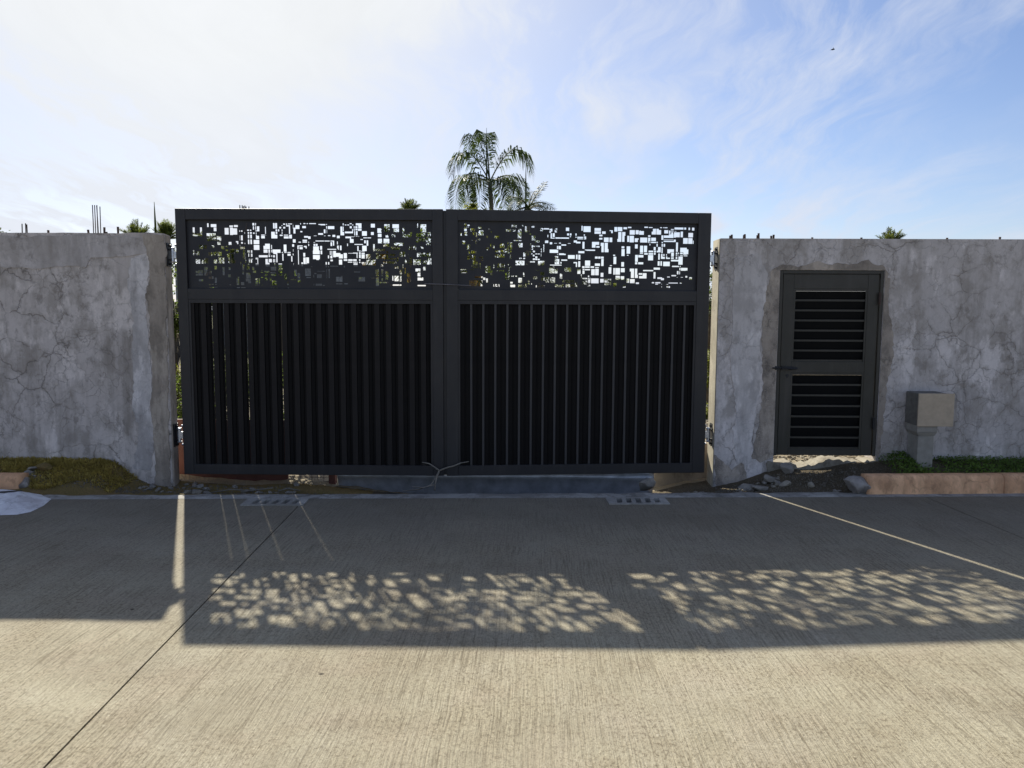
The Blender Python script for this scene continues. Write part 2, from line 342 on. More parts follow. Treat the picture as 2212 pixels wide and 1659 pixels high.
def sheet(xs, zs, solid, fn, t0, t1):
    """flat sheet with openings: xs, zs grid lines; solid(i,k); fn(a,b,t) places a point"""
    mb = MB(); nx, nz = len(xs)-1, len(zs)-1
    ok = [[solid(i, k) for k in range(nz)] for i in range(nx)]
    active = {}; rects = []
    for k in range(nz+1):
        runs = set()
        if k < nz:
            i = 0
            while i < nx:
                if ok[i][k]:
                    j = i
                    while j < nx and ok[j][k]: j += 1
                    runs.add((i, j)); i = j
                else: i += 1
        for r in list(active):
            if r not in runs: rects.append((*r, active.pop(r), k))
        for r in runs:
            if r not in active: active[r] = k
    for i, j, k, l in rects:
        for t in (t0, t1):
            mb.add([fn(xs[i], zs[k], t), fn(xs[j], zs[k], t), fn(xs[j], zs[l], t), fn(xs[i], zs[l], t)], [(0, 1, 2, 3) if t == t0 else (3, 2, 1, 0)])
    g = lambda i, k: 0 <= i < nx and 0 <= k < nz and ok[i][k]
    for i in range(nx+1):                       # upright edges
        k = 0
        while k < nz:
            s0 = (g(i-1, k), g(i, k))
            if s0[0] != s0[1]:
                l = k
                while l < nz and (g(i-1, l), g(i, l)) == s0: l += 1
                q = (0, 1, 2, 3) if s0[1] else (3, 2, 1, 0)
                mb.add([fn(xs[i], zs[k], t1), fn(xs[i], zs[k], t0), fn(xs[i], zs[l], t0), fn(xs[i], zs[l], t1)], [q]); k = l
            else: k += 1
    for k in range(nz+1):                       # level edges
        i = 0
        while i < nx:
            s0 = (g(i, k-1), g(i, k))
            if s0[0] != s0[1]:
                j = i
                while j < nx and (g(j, k-1), g(j, k)) == s0: j += 1
                q = (0, 1, 2, 3) if s0[1] else (3, 2, 1, 0)
                mb.add([fn(xs[i], zs[k], t0), fn(xs[i], zs[k], t1), fn(xs[j], zs[k], t1), fn(xs[j], zs[k], t0)], [q]); i = j
            else: i += 1
    return mb
def wobble_open(pts, step=.05, amp=.012, seed=1):
    rnd = random.Random(seed); out = []
    for a, b in zip(pts, pts[1:]):
        L = hypot(b[0]-a[0], b[1]-a[1]); n = max(1, int(L/step))
        for k in range(n):
            t = k/n; out.append((a[0]+(b[0]-a[0])*t + rnd.uniform(-amp, amp), a[1]+(b[1]-a[1])*t + rnd.uniform(-amp, amp)))
    out.append(pts[-1]); return out
def wobble(poly, step=.05, amp=.012, seed=1):   # ragged outline
    rnd = random.Random(seed); out = []
    for i, a in enumerate(poly):
        b = poly[(i+1) % len(poly)]; L = hypot(b[0]-a[0], b[1]-a[1]); n = max(1, int(L/step))
        for k in range(n):
            t = k/n; out.append((a[0]+(b[0]-a[0])*t + rnd.uniform(-amp, amp), a[1]+(b[1]-a[1])*t + rnd.uniform(-amp, amp)))
    return out
def rock_mesh(r, seed, flat=.6, sub=2):
    bm = bmesh.new(); bmesh.ops.create_icosphere(bm, subdivisions=sub, radius=1.0)
    rnd = random.Random(seed); off = Vector((rnd.uniform(0, 50), rnd.uniform(0, 50), rnd.uniform(0, 50)))
    planes = [(Vector((rnd.uniform(-1, 1), rnd.uniform(-1, 1), rnd.uniform(-1, 1))).normalized(), rnd.uniform(.45, .85)) for _ in range(9)]
    for v in bm.verts:
        p = v.co.copy()
        for nn, d in planes:
            e = p.dot(nn)
            if e > d: p -= nn*(e-d)*.9
        p *= 1 + .12*mnoise.noise(v.co*2.2+off)
        v.co = Vector((p.x*r, p.y*r*rnd.choice([.8, .9, 1.0]) if False else p.y*r*.85, p.z*r*flat))
    me = bpy.data.meshes.new('rock'); bm.to_mesh(me); bm.free(); return me
HOLES_L = """529,2506,564,2522 573,2504,612,2526 532,2431,564,2501 566,2434,606,2493 479,2432,521,2499 625,2462,675,2473 689,2467,698,2513 695,2513,699,2546 698,2469,745,2480
673,2441,680,2456 691,2440,699,2457 707,2441,747,2457 626,2377,677,2424 693,2398,699,2433 709,2398,728,2433 733,2398,747,2433 708,2343,726,2388 734,2343,748,2388
758,2520,775,2547 784,2520,793,2547 759,2480,774,2513 784,2480,792,2513 784,2468,799,2475 800,2467,825,2512 759,2442,775,2455 786,2442,797,2455 788,2391,797,2433
798,2391,820,2422 840,2425,876,2434 841,2397,876,2421 881,2443,887,2510 882,2425,888,2434 764,2342,820,2382 766,2288,819,2335 588,2359,614,2370 600,2342,613,2359
638,2348,657,2363 657,2342,680,2355 627,2323,632,2333 627,2296,677,2315 656,2194,677,2288 698,2259,713,2283 716,2259,733,2283 736,2259,749,2283 706,2219,717,2252
721,2219,733,2252 737,2219,750,2252 876,2295,926,2345 859,2294,875,2326 859,2260,902,2290 936,2296,945,2336 908,2260,925,2289 937,2261,945,2288 810,2214,901,2234
909,2242,926,2250 908,2216,926,2232 937,2216,943,2232 953,2215,974,2232 951,2260,985,2289 954,2244,985,2260 780,2193,791,2210 794,2129,802,2211 779,2129,787,2154
877,2125,900,2196 908,2165,941,2196 901,2125,917,2161 951,2165,959,2196 964,2165,973,2196 964,2127,972,2155 675,2160,682,2188 628,2150,634,2168 627,2131,633,2143
643,2131,666,2144 692,2139,716,2150 711,2192,753,2196 713,2160,743,2189 497,2212,526,2248 508,2155,527,2212 537,2155,563,2247 564,2155,579,2184 164,2452,184,2500
162,2418,255,2444 236,2452,257,2500 307,2505,323,2542 344,2505,399,2534 370,2466,398,2503 301,2420,392,2446 300,2369,334,2413 338,2378,391,2410 401,2373,443,2420
403,2335,436,2361 221,2296,258,2330 267,2296,298,2330 344,2307,371,2332 440,2290,472,2324 486,2311,507,2324 484,2274,512,2292 529,2256,574,2296 583,2254,610,2296
159,2234,174,2281 186,2234,224,2272 311,2227,353,2264 362,2234,391,2268 405,2225,445,2268 270,2152,307,2200 183,2149,226,2193 241,2149,258,2185 364,2154,396,2191
410,2154,441,2214 448,2154,470,2209 517,2333,543,2361 179,2057,198,2078 206,2057,251,2087 180,2032,198,2050 206,2032,250,2052 265,2033,298,2118 312,2053,339,2079
311,2037,339,2041 369,2093,392,2130 449,2038,470,2119 507,2089,526,2119 498,2016,526,2044 309,2003,356,2026 207,1976,252,1999 369,1960,389,2013 308,1943,329,1948
337,1944,357,1948 367,1944,389,1949 307,1915,330,1921 339,1915,360,1921 368,1916,392,1921 508,1941,527,1946 586,1941,609,2005 630,1941,661,1970 583,1911,616,1921
630,1911,671,1921 598,2015,610,2021 643,2089,665,2124 642,2076,665,2080 644,2046,662,2069 689,2089,714,2131 679,2011,724,2060 675,1977,726,2007 702,1963,727,1977
744,2089,762,2120 746,2062,779,2080 831,2084,847,2090 830,2065,850,2070 829,2015,849,2021 864,2065,913,2081 868,2028,892,2055 863,1987,891,2015 770,1958,797,2008
806,1958,817,2008 769,1941,796,1946 805,1941,813,1946 827,1941,840,1945 928,2084,979,2121 926,2063,973,2068 928,2034,980,2055 916,1987,931,2015 938,1942,977,1984
920,1911,938,1918 945,1911,976,1918 917,1940,930,1944 961,2492,976,2547 982,2493,999,2547 983,2467,1000,2487 1009,2467,1019,2487 984,2442,1001,2461 941,2397,976,2461
977,2397,1001,2433 1022,2493,1039,2509 1044,2516,1050,2527 1044,2467,1051,2487 1044,2442,1051,2460 1060,2529,1078,2541 1086,2531,1100,2541 1108,2534,1148,2543 1060,2493,1079,2509
1086,2514,1129,2524 1115,2442,1128,2514 1023,2423,1051,2432 1063,2424,1109,2432 1064,2398,1113,2420 1114,2398,1146,2432 1157,2494,1161,2529 1182,2489,1220,2527 1159,2445,1181,2500
1229,2532,1238,2546 1247,2497,1283,2519 1230,2459,1248,2470 1261,2537,1280,2546 1290,2537,1303,2547 1316,2537,1384,2547 1409,2528,1476,2538 1427,2525,1476,2528 1486,2528,1494,2538
1486,2492,1492,2519 1500,2488,1566,2519 1461,2451,1477,2484 1487,2452,1494,2485 1405,2436,1453,2449 1361,2422,1389,2428 1462,2422,1477,2428 1500,2421,1523,2429 1545,2415,1570,2436
1587,2403,1617,2425 1263,2405,1305,2423 1303,2393,1328,2416 1152,2360,1179,2390 1207,2359,1234,2365 1248,2375,1294,2385 1248,2358,1294,2369 1304,2357,1312,2368 1304,2328,1311,2347
1143,2317,1163,2342 1151,2271,1156,2294 1150,2232,1155,2249 1377,2370,1462,2380 1466,2370,1515,2380 1522,2370,1560,2380 1549,2329,1559,2380 1524,2326,1542,2363 1358,2357,1371,2362
1358,2328,1371,2348 1377,2328,1397,2348 1352,2281,1407,2323 1349,2247,1417,2281 1348,2199,1416,2239 1381,2190,1407,2199 1421,2290,1441,2328 1423,2246,1439,2281 1198,2322,1248,2331
1198,2293,1208,2322 1215,2293,1250,2313 1258,2316,1287,2328 1277,2301,1287,2316 1199,2147,1209,2287 1253,2222,1273,2258 1252,2149,1275,2212 1281,2150,1307,2212 1232,2149,1250,2166
1231,2127,1250,2142 1217,2128,1221,2144 1062,2271,1089,2340 1041,2259,1052,2267 1063,2259,1088,2267 1096,2259,1128,2267 1096,2231,1128,2250 1042,2181,1055,2249 1132,2175,1144,2226
1151,2131,1157,2155 949,2259,1028,2289 954,2244,997,2259 983,2165,995,2244 953,2215,973,2232 951,2166,957,2196 964,2167,972,2196 963,2127,972,2155 1004,2125,1040,2155
1493,2292,1578,2299 1586,2304,1603,2329 1594,2292,1603,2304 1615,2287,1633,2329 1589,2343,1594,2370 1689,2326,1697,2349 1624,2430,1644,2514 1645,2431,1661,2463 1650,2469,1658,2515
1650,2527,1658,2546 1668,2527,1686,2534 1694,2527,1713,2534 1717,2538,1735,2545 1741,2526,1751,2534 1717,2498,1735,2518 1669,2450,1750,2464 1742,2464,1750,2490 1757,2498,1766,2516
1756,2476,1766,2492 1774,2498,1791,2518 1774,2477,1791,2492 1775,2429,1793,2469 1761,2429,1769,2469 1775,2526,1827,2546 1800,2499,1827,2526 1799,2476,1827,2492 1674,2413,1756,2419
1674,2401,1727,2413 1717,2358,1727,2401 1727,2358,1754,2396 1762,2416,1768,2419 1776,2416,1792,2420 1799,2416,1807,2420 1818,2388,1825,2394 1760,2337,1825,2348 1787,2279,1799,2327
1802,2273,1818,2281 1802,2254,1818,2265 1802,2208,1819,2246 1698,2254,1745,2259 1745,2256,1791,2263 1781,2209,1790,2256 1517,2238,1525,2279 1532,2218,1542,2279 1549,2218,1575,2279
1576,2220,1621,2258 1603,2205,1643,2247 1654,2205,1686,2258 1495,2205,1509,2232 1520,2205,1542,2231 1519,2176,1543,2195 1602,2143,1635,2195 1653,2182,1687,2198 1698,2182,1739,2198
1746,2182,1779,2198 1804,2182,1814,2199 1692,2164,1738,2174 1746,2167,1778,2174 1783,2162,1789,2172 1804,2162,1815,2173 1748,2130,1790,2157 1518,2126,1595,2134 1653,2118,1663,2134
1473,2119,1485,2168 1497,2144,1507,2168 1498,2119,1506,2134 1324,2120,1339,2126 1004,2086,1043,2121 999,2061,1041,2077 999,2033,1041,2048 1062,1993,1083,2053 1111,1992,1171,1997
1160,2034,1183,2095 1193,2011,1203,2060 1209,2011,1218,2060 1194,1975,1222,1998 1270,2034,1324,2104 1281,2013,1326,2020 1386,2015,1434,2048 1358,2055,1380,2061 1387,2077,1463,2081
1347,2017,1357,2047 1479,2015,1484,2101 1500,2015,1511,2101 1572,1976,1638,2024 1573,1953,1637,1960 1619,2031,1639,2035 1653,1954,1689,1960 938,1940,987,1982 931,2063,971,2068
930,2033,980,2037 1347,1938,1358,1957 1367,1938,1434,1957 1440,1938,1459,1946 1355,1910,1368,1915 1375,1910,1441,1915 1450,1910,1467,1915 945,1911,994,1918 1091,1912,1104,1916
1088,1941,1098,1983 1797,1981,1819,2027 1753,2070,1811,2078 1779,2526,1831,2546 1799,2499,1831,2526 1798,2476,1832,2492 1838,2424,1884,2469 1926,2504,1963,2542 1925,2434,1952,2463
1849,2400,1883,2411 1890,2400,1925,2412 1819,2387,1843,2394 1857,2356,1871,2381 1880,2331,1896,2381 1776,2337,1844,2348 1788,2279,1799,2327 1836,2278,1881,2330 1802,2273,1818,2281
1825,2274,1861,2280 1802,2252,1818,2265 1827,2251,1861,2264 1802,2208,1818,2246 1827,2206,1861,2246 1872,2204,1916,2247 1974,2202,1997,2259 2005,2204,2065,2252 1969,2279,2062,2300
1802,2183,1816,2198 1802,2162,1815,2173 1826,2159,1866,2170 1837,2138,1866,2159 1875,2138,1916,2194 1921,2138,1968,2194 1990,2454,2030,2497 1994,2413,2027,2445 1994,2354,2031,2397
2058,2463,2108,2536 2137,2503,2201,2536 2148,2463,2201,2497 2067,2408,2098,2434 2047,2354,2104,2399 2125,2414,2165,2440 2044,2323,2104,2348 2236,2415,2326,2441 2305,2445,2327,2463
2236,2452,2251,2502 2379,2507,2389,2546 2412,2459,2466,2537 2369,2416,2459,2448 2368,2363,2393,2406 2398,2376,2421,2406 2424,2376,2459,2406 2486,2428,2511,2463 2467,2366,2487,2416
2493,2366,2511,2416 2470,2337,2508,2359 2295,2290,2327,2329 2332,2290,2368,2329 2412,2302,2441,2326 2151,2332,2242,2358 2119,2290,2208,2320 1944,2278,1962,2348 2072,2259,2094,2279
2070,2209,2094,2252 2105,2235,2165,2252 2203,2227,2258,2275 2287,2230,2294,2255 2376,2221,2423,2262 2427,2225,2460,2262 2470,2222,2507,2262 2305,2203,2329,2218 2290,2157,2298,2194
2305,2157,2329,2195 2291,2142,2298,2154 2305,2143,2329,2154 2306,2119,2316,2132 2340,2146,2364,2196 2369,2146,2411,2197 2431,2155,2467,2190 2474,2148,2502,2212 2507,2149,2517,2212
2051,2198,2167,2208 2069,2159,2171,2176 2044,2159,2069,2177 2176,2178,2193,2217 2256,2161,2284,2196 2022,2125,2040,2149 1963,2057,1998,2098 1969,2033,1997,2049 1969,1939,1996,2021
2026,2059,2041,2099 2061,2059,2092,2083 2025,2032,2040,2048 2063,2019,2092,2050 2025,1986,2040,2015 2062,2001,2089,2013 2006,1964,2091,1979 2130,1991,2140,2037 2154,1987,2191,2037
2204,2055,2226,2099 2206,1980,2221,2037 2251,2055,2265,2115 2277,2029,2312,2066 2277,1972,2312,2020 2359,2082,2408,2111 2379,2034,2408,2071 2381,1994,2434,2020 2435,2093,2459,2124
2109,1940,2220,1953 2157,2108,2193,2130 2231,2108,2240,2150 1922,2014,1958,2019 1797,1983,1861,2025 2378,1939,2458,1948"""
HOLES_R = """178,2525,200,2545 211,2526,231,2536 203,2513,224,2519 178,2479,203,2512 240,2476,282,2502 185,2434,209,2471 258,2435,278,2465 143,2427,156,2457 291,2418,302,2461
317,2501,349,2516 320,2438,366,2485 420,2488,435,2502 433,2467,453,2478 397,2410,413,2434 475,2408,524,2435 256,2383,286,2389 289,2356,302,2391 317,2390,333,2402
165,2350,189,2381 207,2298,238,2346 391,2296,418,2318 435,2327,448,2360 462,2314,479,2345 220,2257,233,2281 246,2257,296,2288 240,2204,262,2246 206,2202,231,2236
264,2189,296,2237 262,2152,317,2184 251,2132,316,2142 258,2119,316,2127 242,2096,269,2107 322,2214,362,2229 337,2188,362,2203 329,2110,337,2180 142,2096,204,2106
142,2069,206,2084 482,2274,534,2292 538,2274,574,2293 482,2220,531,2255 536,2220,574,2264 579,2299,598,2312 579,2275,599,2292 606,2315,616,2348 606,2299,624,2311
607,2266,624,2291 607,2354,616,2374 631,2353,649,2374 631,2300,653,2349 631,2266,644,2293 631,2227,642,2260 632,2211,642,2221 531,2317,576,2359 610,2151,628,2159
610,2123,626,2130 633,2124,644,2135 610,2095,626,2118 583,2006,602,2079 610,2006,626,2086 633,2039,709,2046 633,1971,657,1984 633,1935,683,1957 465,2109,473,2158
440,2049,454,2098 387,2073,438,2139 505,2125,579,2160 489,2090,581,2096 284,2022,362,2039 228,1940,358,1999 364,2000,389,2027 393,1978,420,2018 463,1937,532,1963
646,2518,694,2542 591,2479,638,2497 658,2479,682,2498 709,2414,743,2501 747,2528,767,2541 780,2474,803,2528 816,2472,822,2529 843,2517,870,2532 933,2484,960,2515
964,2502,974,2513 821,2448,839,2457 846,2393,883,2437 880,2376,923,2393 667,2385,748,2395 714,2326,753,2367 826,2340,840,2364 847,2303,858,2345 858,2332,885,2342
896,2332,927,2343 827,2303,840,2318 827,2277,840,2296 858,2277,879,2296 843,2260,856,2267 882,2260,904,2268 909,2260,928,2268 858,2239,877,2256 883,2223,904,2236
859,2200,878,2216 884,2200,902,2216 908,2201,928,2215 764,2235,787,2273 791,2238,820,2295 764,2211,782,2222 816,2176,879,2190 722,2211,746,2222 686,2149,774,2193
785,2152,801,2167 910,2149,974,2195 937,2277,946,2317 937,2239,945,2268 963,2282,973,2359 765,2052,774,2083 765,2038,774,2048 714,1978,750,2027 714,1935,757,1958
765,1934,771,1958 777,1934,800,1978 811,1963,829,1979 842,1963,851,1974 806,1990,829,1996 862,2013,903,2041 948,2002,978,2035 914,1964,928,1979 892,1935,899,1955
914,1934,931,1956 939,1935,974,1956 887,2097,927,2103 936,2053,975,2084 964,2501,1020,2514 1035,2480,1052,2510 1025,2494,1035,2506 1025,2471,1041,2487 1075,2476,1101,2512
1036,2413,1048,2466 1048,2413,1076,2423 1055,2431,1076,2467 1003,2425,1011,2451 1082,2414,1221,2424 1188,2491,1218,2521 1200,2445,1220,2467 1226,2445,1241,2467 1226,2431,1240,2437
1285,2445,1296,2466 1285,2425,1294,2436 1303,2422,1358,2436 1303,2408,1358,2418 1368,2446,1378,2460 1368,2424,1377,2437 1368,2408,1392,2419 1381,2419,1392,2437 1344,2494,1356,2540
1364,2483,1437,2539 1269,2379,1300,2399 1290,2371,1334,2387 1357,2320,1376,2387 981,2369,1011,2392 1026,2357,1051,2379 1073,2365,1097,2372 1119,2365,1137,2373 1143,2345,1192,2358
1207,2365,1236,2372 1101,2310,1110,2343 1117,2309,1137,2343 1028,2276,1097,2305 1101,2276,1111,2304 1102,2255,1109,2267 1118,2256,1170,2269 1170,2255,1187,2266 1313,2275,1376,2296
1381,2302,1485,2311 1396,2298,1485,2301 1449,2358,1525,2385 1449,2330,1486,2357 1494,2331,1526,2347 1539,2346,1569,2379 1545,2287,1570,2346 1577,2318,1611,2379 1577,2288,1620,2317
1475,2495,1541,2523 1476,2465,1540,2490 1551,2467,1589,2488 1524,2444,1553,2457 1522,2409,1557,2428 1569,2387,1619,2429 1625,2385,1654,2430 1629,2492,1657,2503 1642,2473,1657,2492
1673,2491,1702,2533 1708,2492,1757,2534 1717,2417,1747,2484 1705,2391,1748,2416 1754,2391,1778,2484 1768,2512,1775,2532 1210,2216,1280,2256 1289,2212,1306,2257 1316,2209,1335,2257
1314,2137,1334,2195 1383,2151,1433,2203 1483,2220,1511,2241 1515,2220,1539,2242 1544,2220,1570,2243 1545,2148,1571,2217 1484,2151,1535,2174 1357,2127,1379,2144 1382,2128,1432,2144
1439,2129,1477,2144 1487,2130,1521,2139 1358,2106,1379,2119 1382,2106,1433,2119 1358,2070,1379,2102 1447,2057,1482,2118 1487,2058,1521,2122 1669,2251,1687,2262 1670,2168,1700,2242
1635,2148,1654,2158 1624,2072,1653,2137 1752,2147,1779,2187 1671,2065,1686,2128 1692,2065,1737,2128 1745,2088,1783,2128 1694,2013,1741,2055 1749,2013,1782,2051 1755,2325,1779,2347
1754,2251,1780,2320 1079,2223,1110,2241 1079,2163,1125,2214 1143,2198,1202,2210 1134,2168,1148,2184 1033,2151,1148,2158 1024,2072,1075,2138 1078,2073,1108,2117 1133,2021,1154,2068
1175,2090,1244,2131 1266,2172,1302,2185 1290,2138,1303,2172 1307,2071,1340,2119 1342,2038,1351,2065 1343,2016,1351,2030 1358,2016,1407,2030 1415,2038,1427,2053 1415,2018,1424,2030
1430,1977,1440,2030 1416,1977,1431,2012 1359,1967,1408,2001 1447,1976,1522,2026 1416,1945,1439,1960 1543,2043,1571,2083 1537,1985,1575,2022 1584,1961,1628,2022 1633,1961,1651,2023
1670,1946,1709,1980 1155,1984,1176,2005 1189,1995,1279,2005 1189,1983,1280,1990 1156,1957,1173,1966 1116,1936,1173,1957 1190,1937,1278,1966 1285,1943,1305,1987 1084,1938,1110,1963
986,1980,1025,2033 948,2002,978,2035 1034,1978,1082,2032 1770,1937,1786,1962 1752,2325,1781,2347 1752,2251,1782,2320 1768,2512,1802,2532 1811,2526,1848,2539 1980,2530,2016,2540
2023,2531,2063,2539 1832,2463,1881,2505 1889,2465,1921,2504 1928,2461,1974,2497 1929,2497,1944,2502 1754,2448,1787,2484 1755,2391,1778,2448 1808,2389,1826,2452 1830,2388,1876,2452
1884,2389,1917,2427 1916,2413,1925,2428 1939,2385,2013,2436 2020,2443,2043,2457 2021,2398,2044,2435 2021,2383,2029,2398 2034,2383,2043,2393 2034,2360,2043,2373 2051,2401,2101,2435
2052,2382,2102,2396 2108,2382,2119,2394 2109,2346,2119,2373 2068,2467,2100,2520 2055,2466,2069,2495 2104,2467,2126,2520 2125,2467,2153,2509 2139,2530,2159,2539 2169,2530,2177,2538
2182,2529,2216,2539 2182,2477,2222,2509 2232,2476,2246,2505 2253,2512,2280,2520 2253,2498,2278,2504 2287,2499,2306,2503 2286,2518,2379,2539 2386,2518,2406,2538 2432,2514,2446,2539
2467,2508,2491,2539 2154,2414,2175,2459 2179,2436,2231,2458 2230,2436,2278,2471 2254,2471,2277,2491 2284,2443,2343,2491 2285,2437,2302,2442 2351,2440,2376,2498 2432,2444,2479,2486
2379,2379,2427,2434 2432,2378,2474,2435 2480,2377,2489,2412 2178,2413,2278,2419 2178,2396,2303,2406 2283,2407,2303,2419 2158,2383,2171,2392 2159,2347,2172,2374 2177,2348,2193,2374
2305,2297,2328,2390 2160,2282,2171,2340 1888,2327,1917,2368 1805,2274,1840,2347 1806,2254,1824,2264 1937,2288,1971,2353 1978,2292,2013,2353 1939,2273,1972,2282 1983,2266,2021,2282
2026,2292,2076,2305 2027,2267,2077,2284 2080,2310,2101,2342 2081,2292,2102,2305 2081,2267,2101,2285 2123,2292,2153,2341 2110,2291,2124,2305 2025,2211,2076,2261 1889,2193,1918,2263
1924,2238,1976,2262 1890,2170,1914,2190 1921,2170,1945,2190 1949,2170,1976,2191 2217,2294,2288,2324 2217,2281,2253,2294 2258,2256,2288,2291 2351,2296,2419,2340 2418,2273,2437,2324
2385,2272,2419,2295 2350,2273,2380,2291 2333,2273,2341,2292 2308,2272,2324,2292 2308,2255,2325,2262 2334,2256,2341,2262 2350,2254,2378,2262 2387,2253,2427,2263 2207,2257,2215,2276
2178,2256,2192,2275 2156,2226,2170,2275 2169,2226,2193,2246 2127,2219,2145,2277 2208,2227,2217,2249 2216,2227,2248,2236 2259,2242,2287,2249 2259,2226,2288,2236 2306,2225,2324,2247
2335,2171,2380,2249 2257,2203,2336,2217 2125,2156,2144,2202 2152,2156,2168,2202 2178,2155,2248,2196 2272,2144,2342,2157 2350,2146,2358,2158 2349,2112,2358,2138 2362,2110,2432,2138
2321,2072,2341,2105 2348,2072,2357,2103 2268,2054,2314,2067 2083,2117,2146,2136 1974,2101,2078,2113 2084,2029,2103,2093 1933,2066,1966,2081 1934,2028,2012,2055 1972,2055,2012,2082
2125,2025,2169,2042 2159,2014,2190,2034 2223,2041,2251,2049 2450,2020,2480,2046 2412,2040,2431,2056 1839,2098,1882,2125 1850,2032,1883,2098 1890,2032,1915,2125 1914,2032,1923,2065
1807,1984,1834,2025 1843,1982,1890,2021 1902,1973,1935,1991 2066,1981,2092,1995 2102,1982,2156,1995 2102,1970,2133,1978 2166,1969,2173,1978 2240,1982,2335,1989 2356,1981,2377,1990
2219,1942,2234,1953 2238,1937,2256,1953 2324,2043,2333,2047 2364,2042,2389,2047 2166,1938,2173,1952 1751,2148,1779,2188 1745,2088,1785,2128 1692,2065,1737,2126 1771,1937,1798,1962
2219,1968,2233,1973"""
# ------------------------------------------------------------------ setting: road, gutter, verge, ground
YL, YR, WT = 0.0, 0.24, 0.24                    # west wall face, east wall face, wall thickness
def lerp_tab(tab, x):
    if x <= tab[0][0]: return tab[0][1]
    for (a, va), (b, vb) in zip(tab, tab[1:]):
        if x <= b: return va + (vb-va)*(x-a)/(b-a)
    return tab[-1][1]
def sm(t): t = max(0.0, min(1.0, t)); return t*t*(3-2*t)
def edge_y(x): return -.50 + .047*x + .012*mnoise.noise(Vector((x*3.1, 0, 0))) + .014*mnoise.noise(Vector((x*11, 3, 0)))   # ragged road edge
SB, SS, SC = -.678, .044, -.045                 # back line of the slabs: offset, slope; skew of the joints
def rd(a, b, z): b2 = b + SB; X = (a + SC*b2)/(1-SC*SS); return (X, b2 + SS*X, z)

road = tag(empty('road'), kind='structure')
GR = [((-2.49, -.245), (-1.955, .0)), ((.74, -.245), (1.27, .0))]      # the two drain openings in slab coordinates
joints = [-22, -13.2, -7.59, -1.99, 3.72, 9.35, 18, 30]
for q in range(len(joints)-1):
    a0, a1 = joints[q]+.005, joints[q+1]-.005
    xs = [a0, a1]; zs = [-34.0, 0.0]; hs = []
    for (ga, gb), (gc, gd) in GR:
        if a0 <= ga and gc <= a1: hs.append((ga, gb, gc, gd)); xs += [ga, gc]; zs += [gb, gd-.012]
        elif a0 < gc and ga < a1: hs.append((max(ga, a0), gb, min(gc, a1), gd)); xs += [min(gc, a1), max(a0, ga)]; zs += [gb, gd-.012]
    xs = sorted(set(xs)); zs = sorted(set(zs))
    mid = lambda L, i: (L[i]+L[i+1])/2
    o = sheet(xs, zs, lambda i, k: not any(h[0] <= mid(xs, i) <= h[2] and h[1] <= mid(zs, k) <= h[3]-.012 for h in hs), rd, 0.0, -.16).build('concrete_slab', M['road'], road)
bed = MB().box(-60, 60, -40, -1.0, -.2, -.155).build('joint_bed', M['dark'], road)

g = MB(); N = 420; pts = []
for i in range(N+1):
    x = -10 + 20*i/N
    y0 = SB + SS*x + .007; y1 = edge_y(x); zt = .002 + .010*mnoise.noise(Vector((x*5, 9, 0)))
    pts += [(x, y0, -.16), (x, y0, .001), (x, (y0+y1)/2, .004 + zt*.4), (x, y1-.012, zt), (x, y1, zt-.014), (x, y1+.01, -.16)]
g.add(pts, [(6*i+j, 6*i+6+j, 6*i+7+j, 6*i+1+j) for i in range(N) for j in range(5)])
gut = g.build('gutter_strip', M['apron'], road)

ZW = [(-12, .22), (-5.25, .199), (-4.31, .196), (-4.08, .165), (-3.9, .02), (-3.76, -.05), (-3.5, -.085), (-2.9, -.125), (-2.35, -.105), (-1.75, -.16), (-1.2, -.24), (1.3, -.24), (1.6, -.15),
      (1.97, -.09), (2.25, -.035), (2.44, .04), (2.62, .10), (3.0, .105), (3.33, .165), (3.84, .20), (5.12, .22), (12, .24)]
def wall_y(x): return YL if x < -3.45 else (YR if x > 1.9 else YL + (x+3.45)/5.35*YR)
def verge_z(x, y):
    e, wy = -.50 + .047*x, wall_y(x); s = (y-e)/(wy-e)
    zw = lerp_tab(ZW, x)
    z = -.018 + (zw+.018)*sm(s*1.15) if zw < 0 else -.018 + (zw+.018)*(sm(s*1.2)*.6 + min(1, max(0, s))*.4)
    if s > 1: z = zw
    n = mnoise.noise(Vector((x*7, y*7, 0)))*.012 + mnoise.noise(Vector((x*23, y*23, 4)))*.007
    if x < -3.9: n += .03*max(0, mnoise.noise(Vector((x*3, y*5, 2))))*sm(s*2)
    return z + n*min(1, max(.15, s*2))
def heightfield(x0, x1, nx, y0f, y1f, ny, zf):
    mb = MB(); vs = []
    for i in range(nx+1):
        x = x0 + (x1-x0)*i/nx; a, b = y0f(x), y1f(x)
        for j in range(ny+1):
            y = a + (b-a)*j/ny; vs.append((x, y, zf(x, y)))
    mb.add(vs, [(i*(ny+1)+j, (i+1)*(ny+1)+j, (i+1)*(ny+1)+j+1, i*(ny+1)+j+1) for i in range(nx) for j in range(ny)])
    return mb
o = heightfield(-10, -1.55, 240, lambda x: edge_y(x)-.05, lambda x: wall_y(x)+.26, 26, verge_z).build('verge_soil', M['moss_soil'], None, True, fix=False); tag(o, kind='structure')
o = heightfield(-1.55, 10, 300, lambda x: edge_y(x)-.05, lambda x: wall_y(x)+.26, 26, verge_z).build('verge_soil', M['soil'], None, True, fix=False); tag(o, kind='structure')
def yard_z(x, y):
    wy = wall_y(x); zw = lerp_tab(ZW, x); t = sm((y-wy-.2)/2.2)
    k = zw*(1-t) + (.16)*t
    if y > 12: k += (y-12)*.004
    return k + mnoise.noise(Vector((x*2.1, y*2.1, 7)))*.05*sm((y-.5)*1.2) + mnoise.noise(Vector((x*8, y*8, 1)))*.022
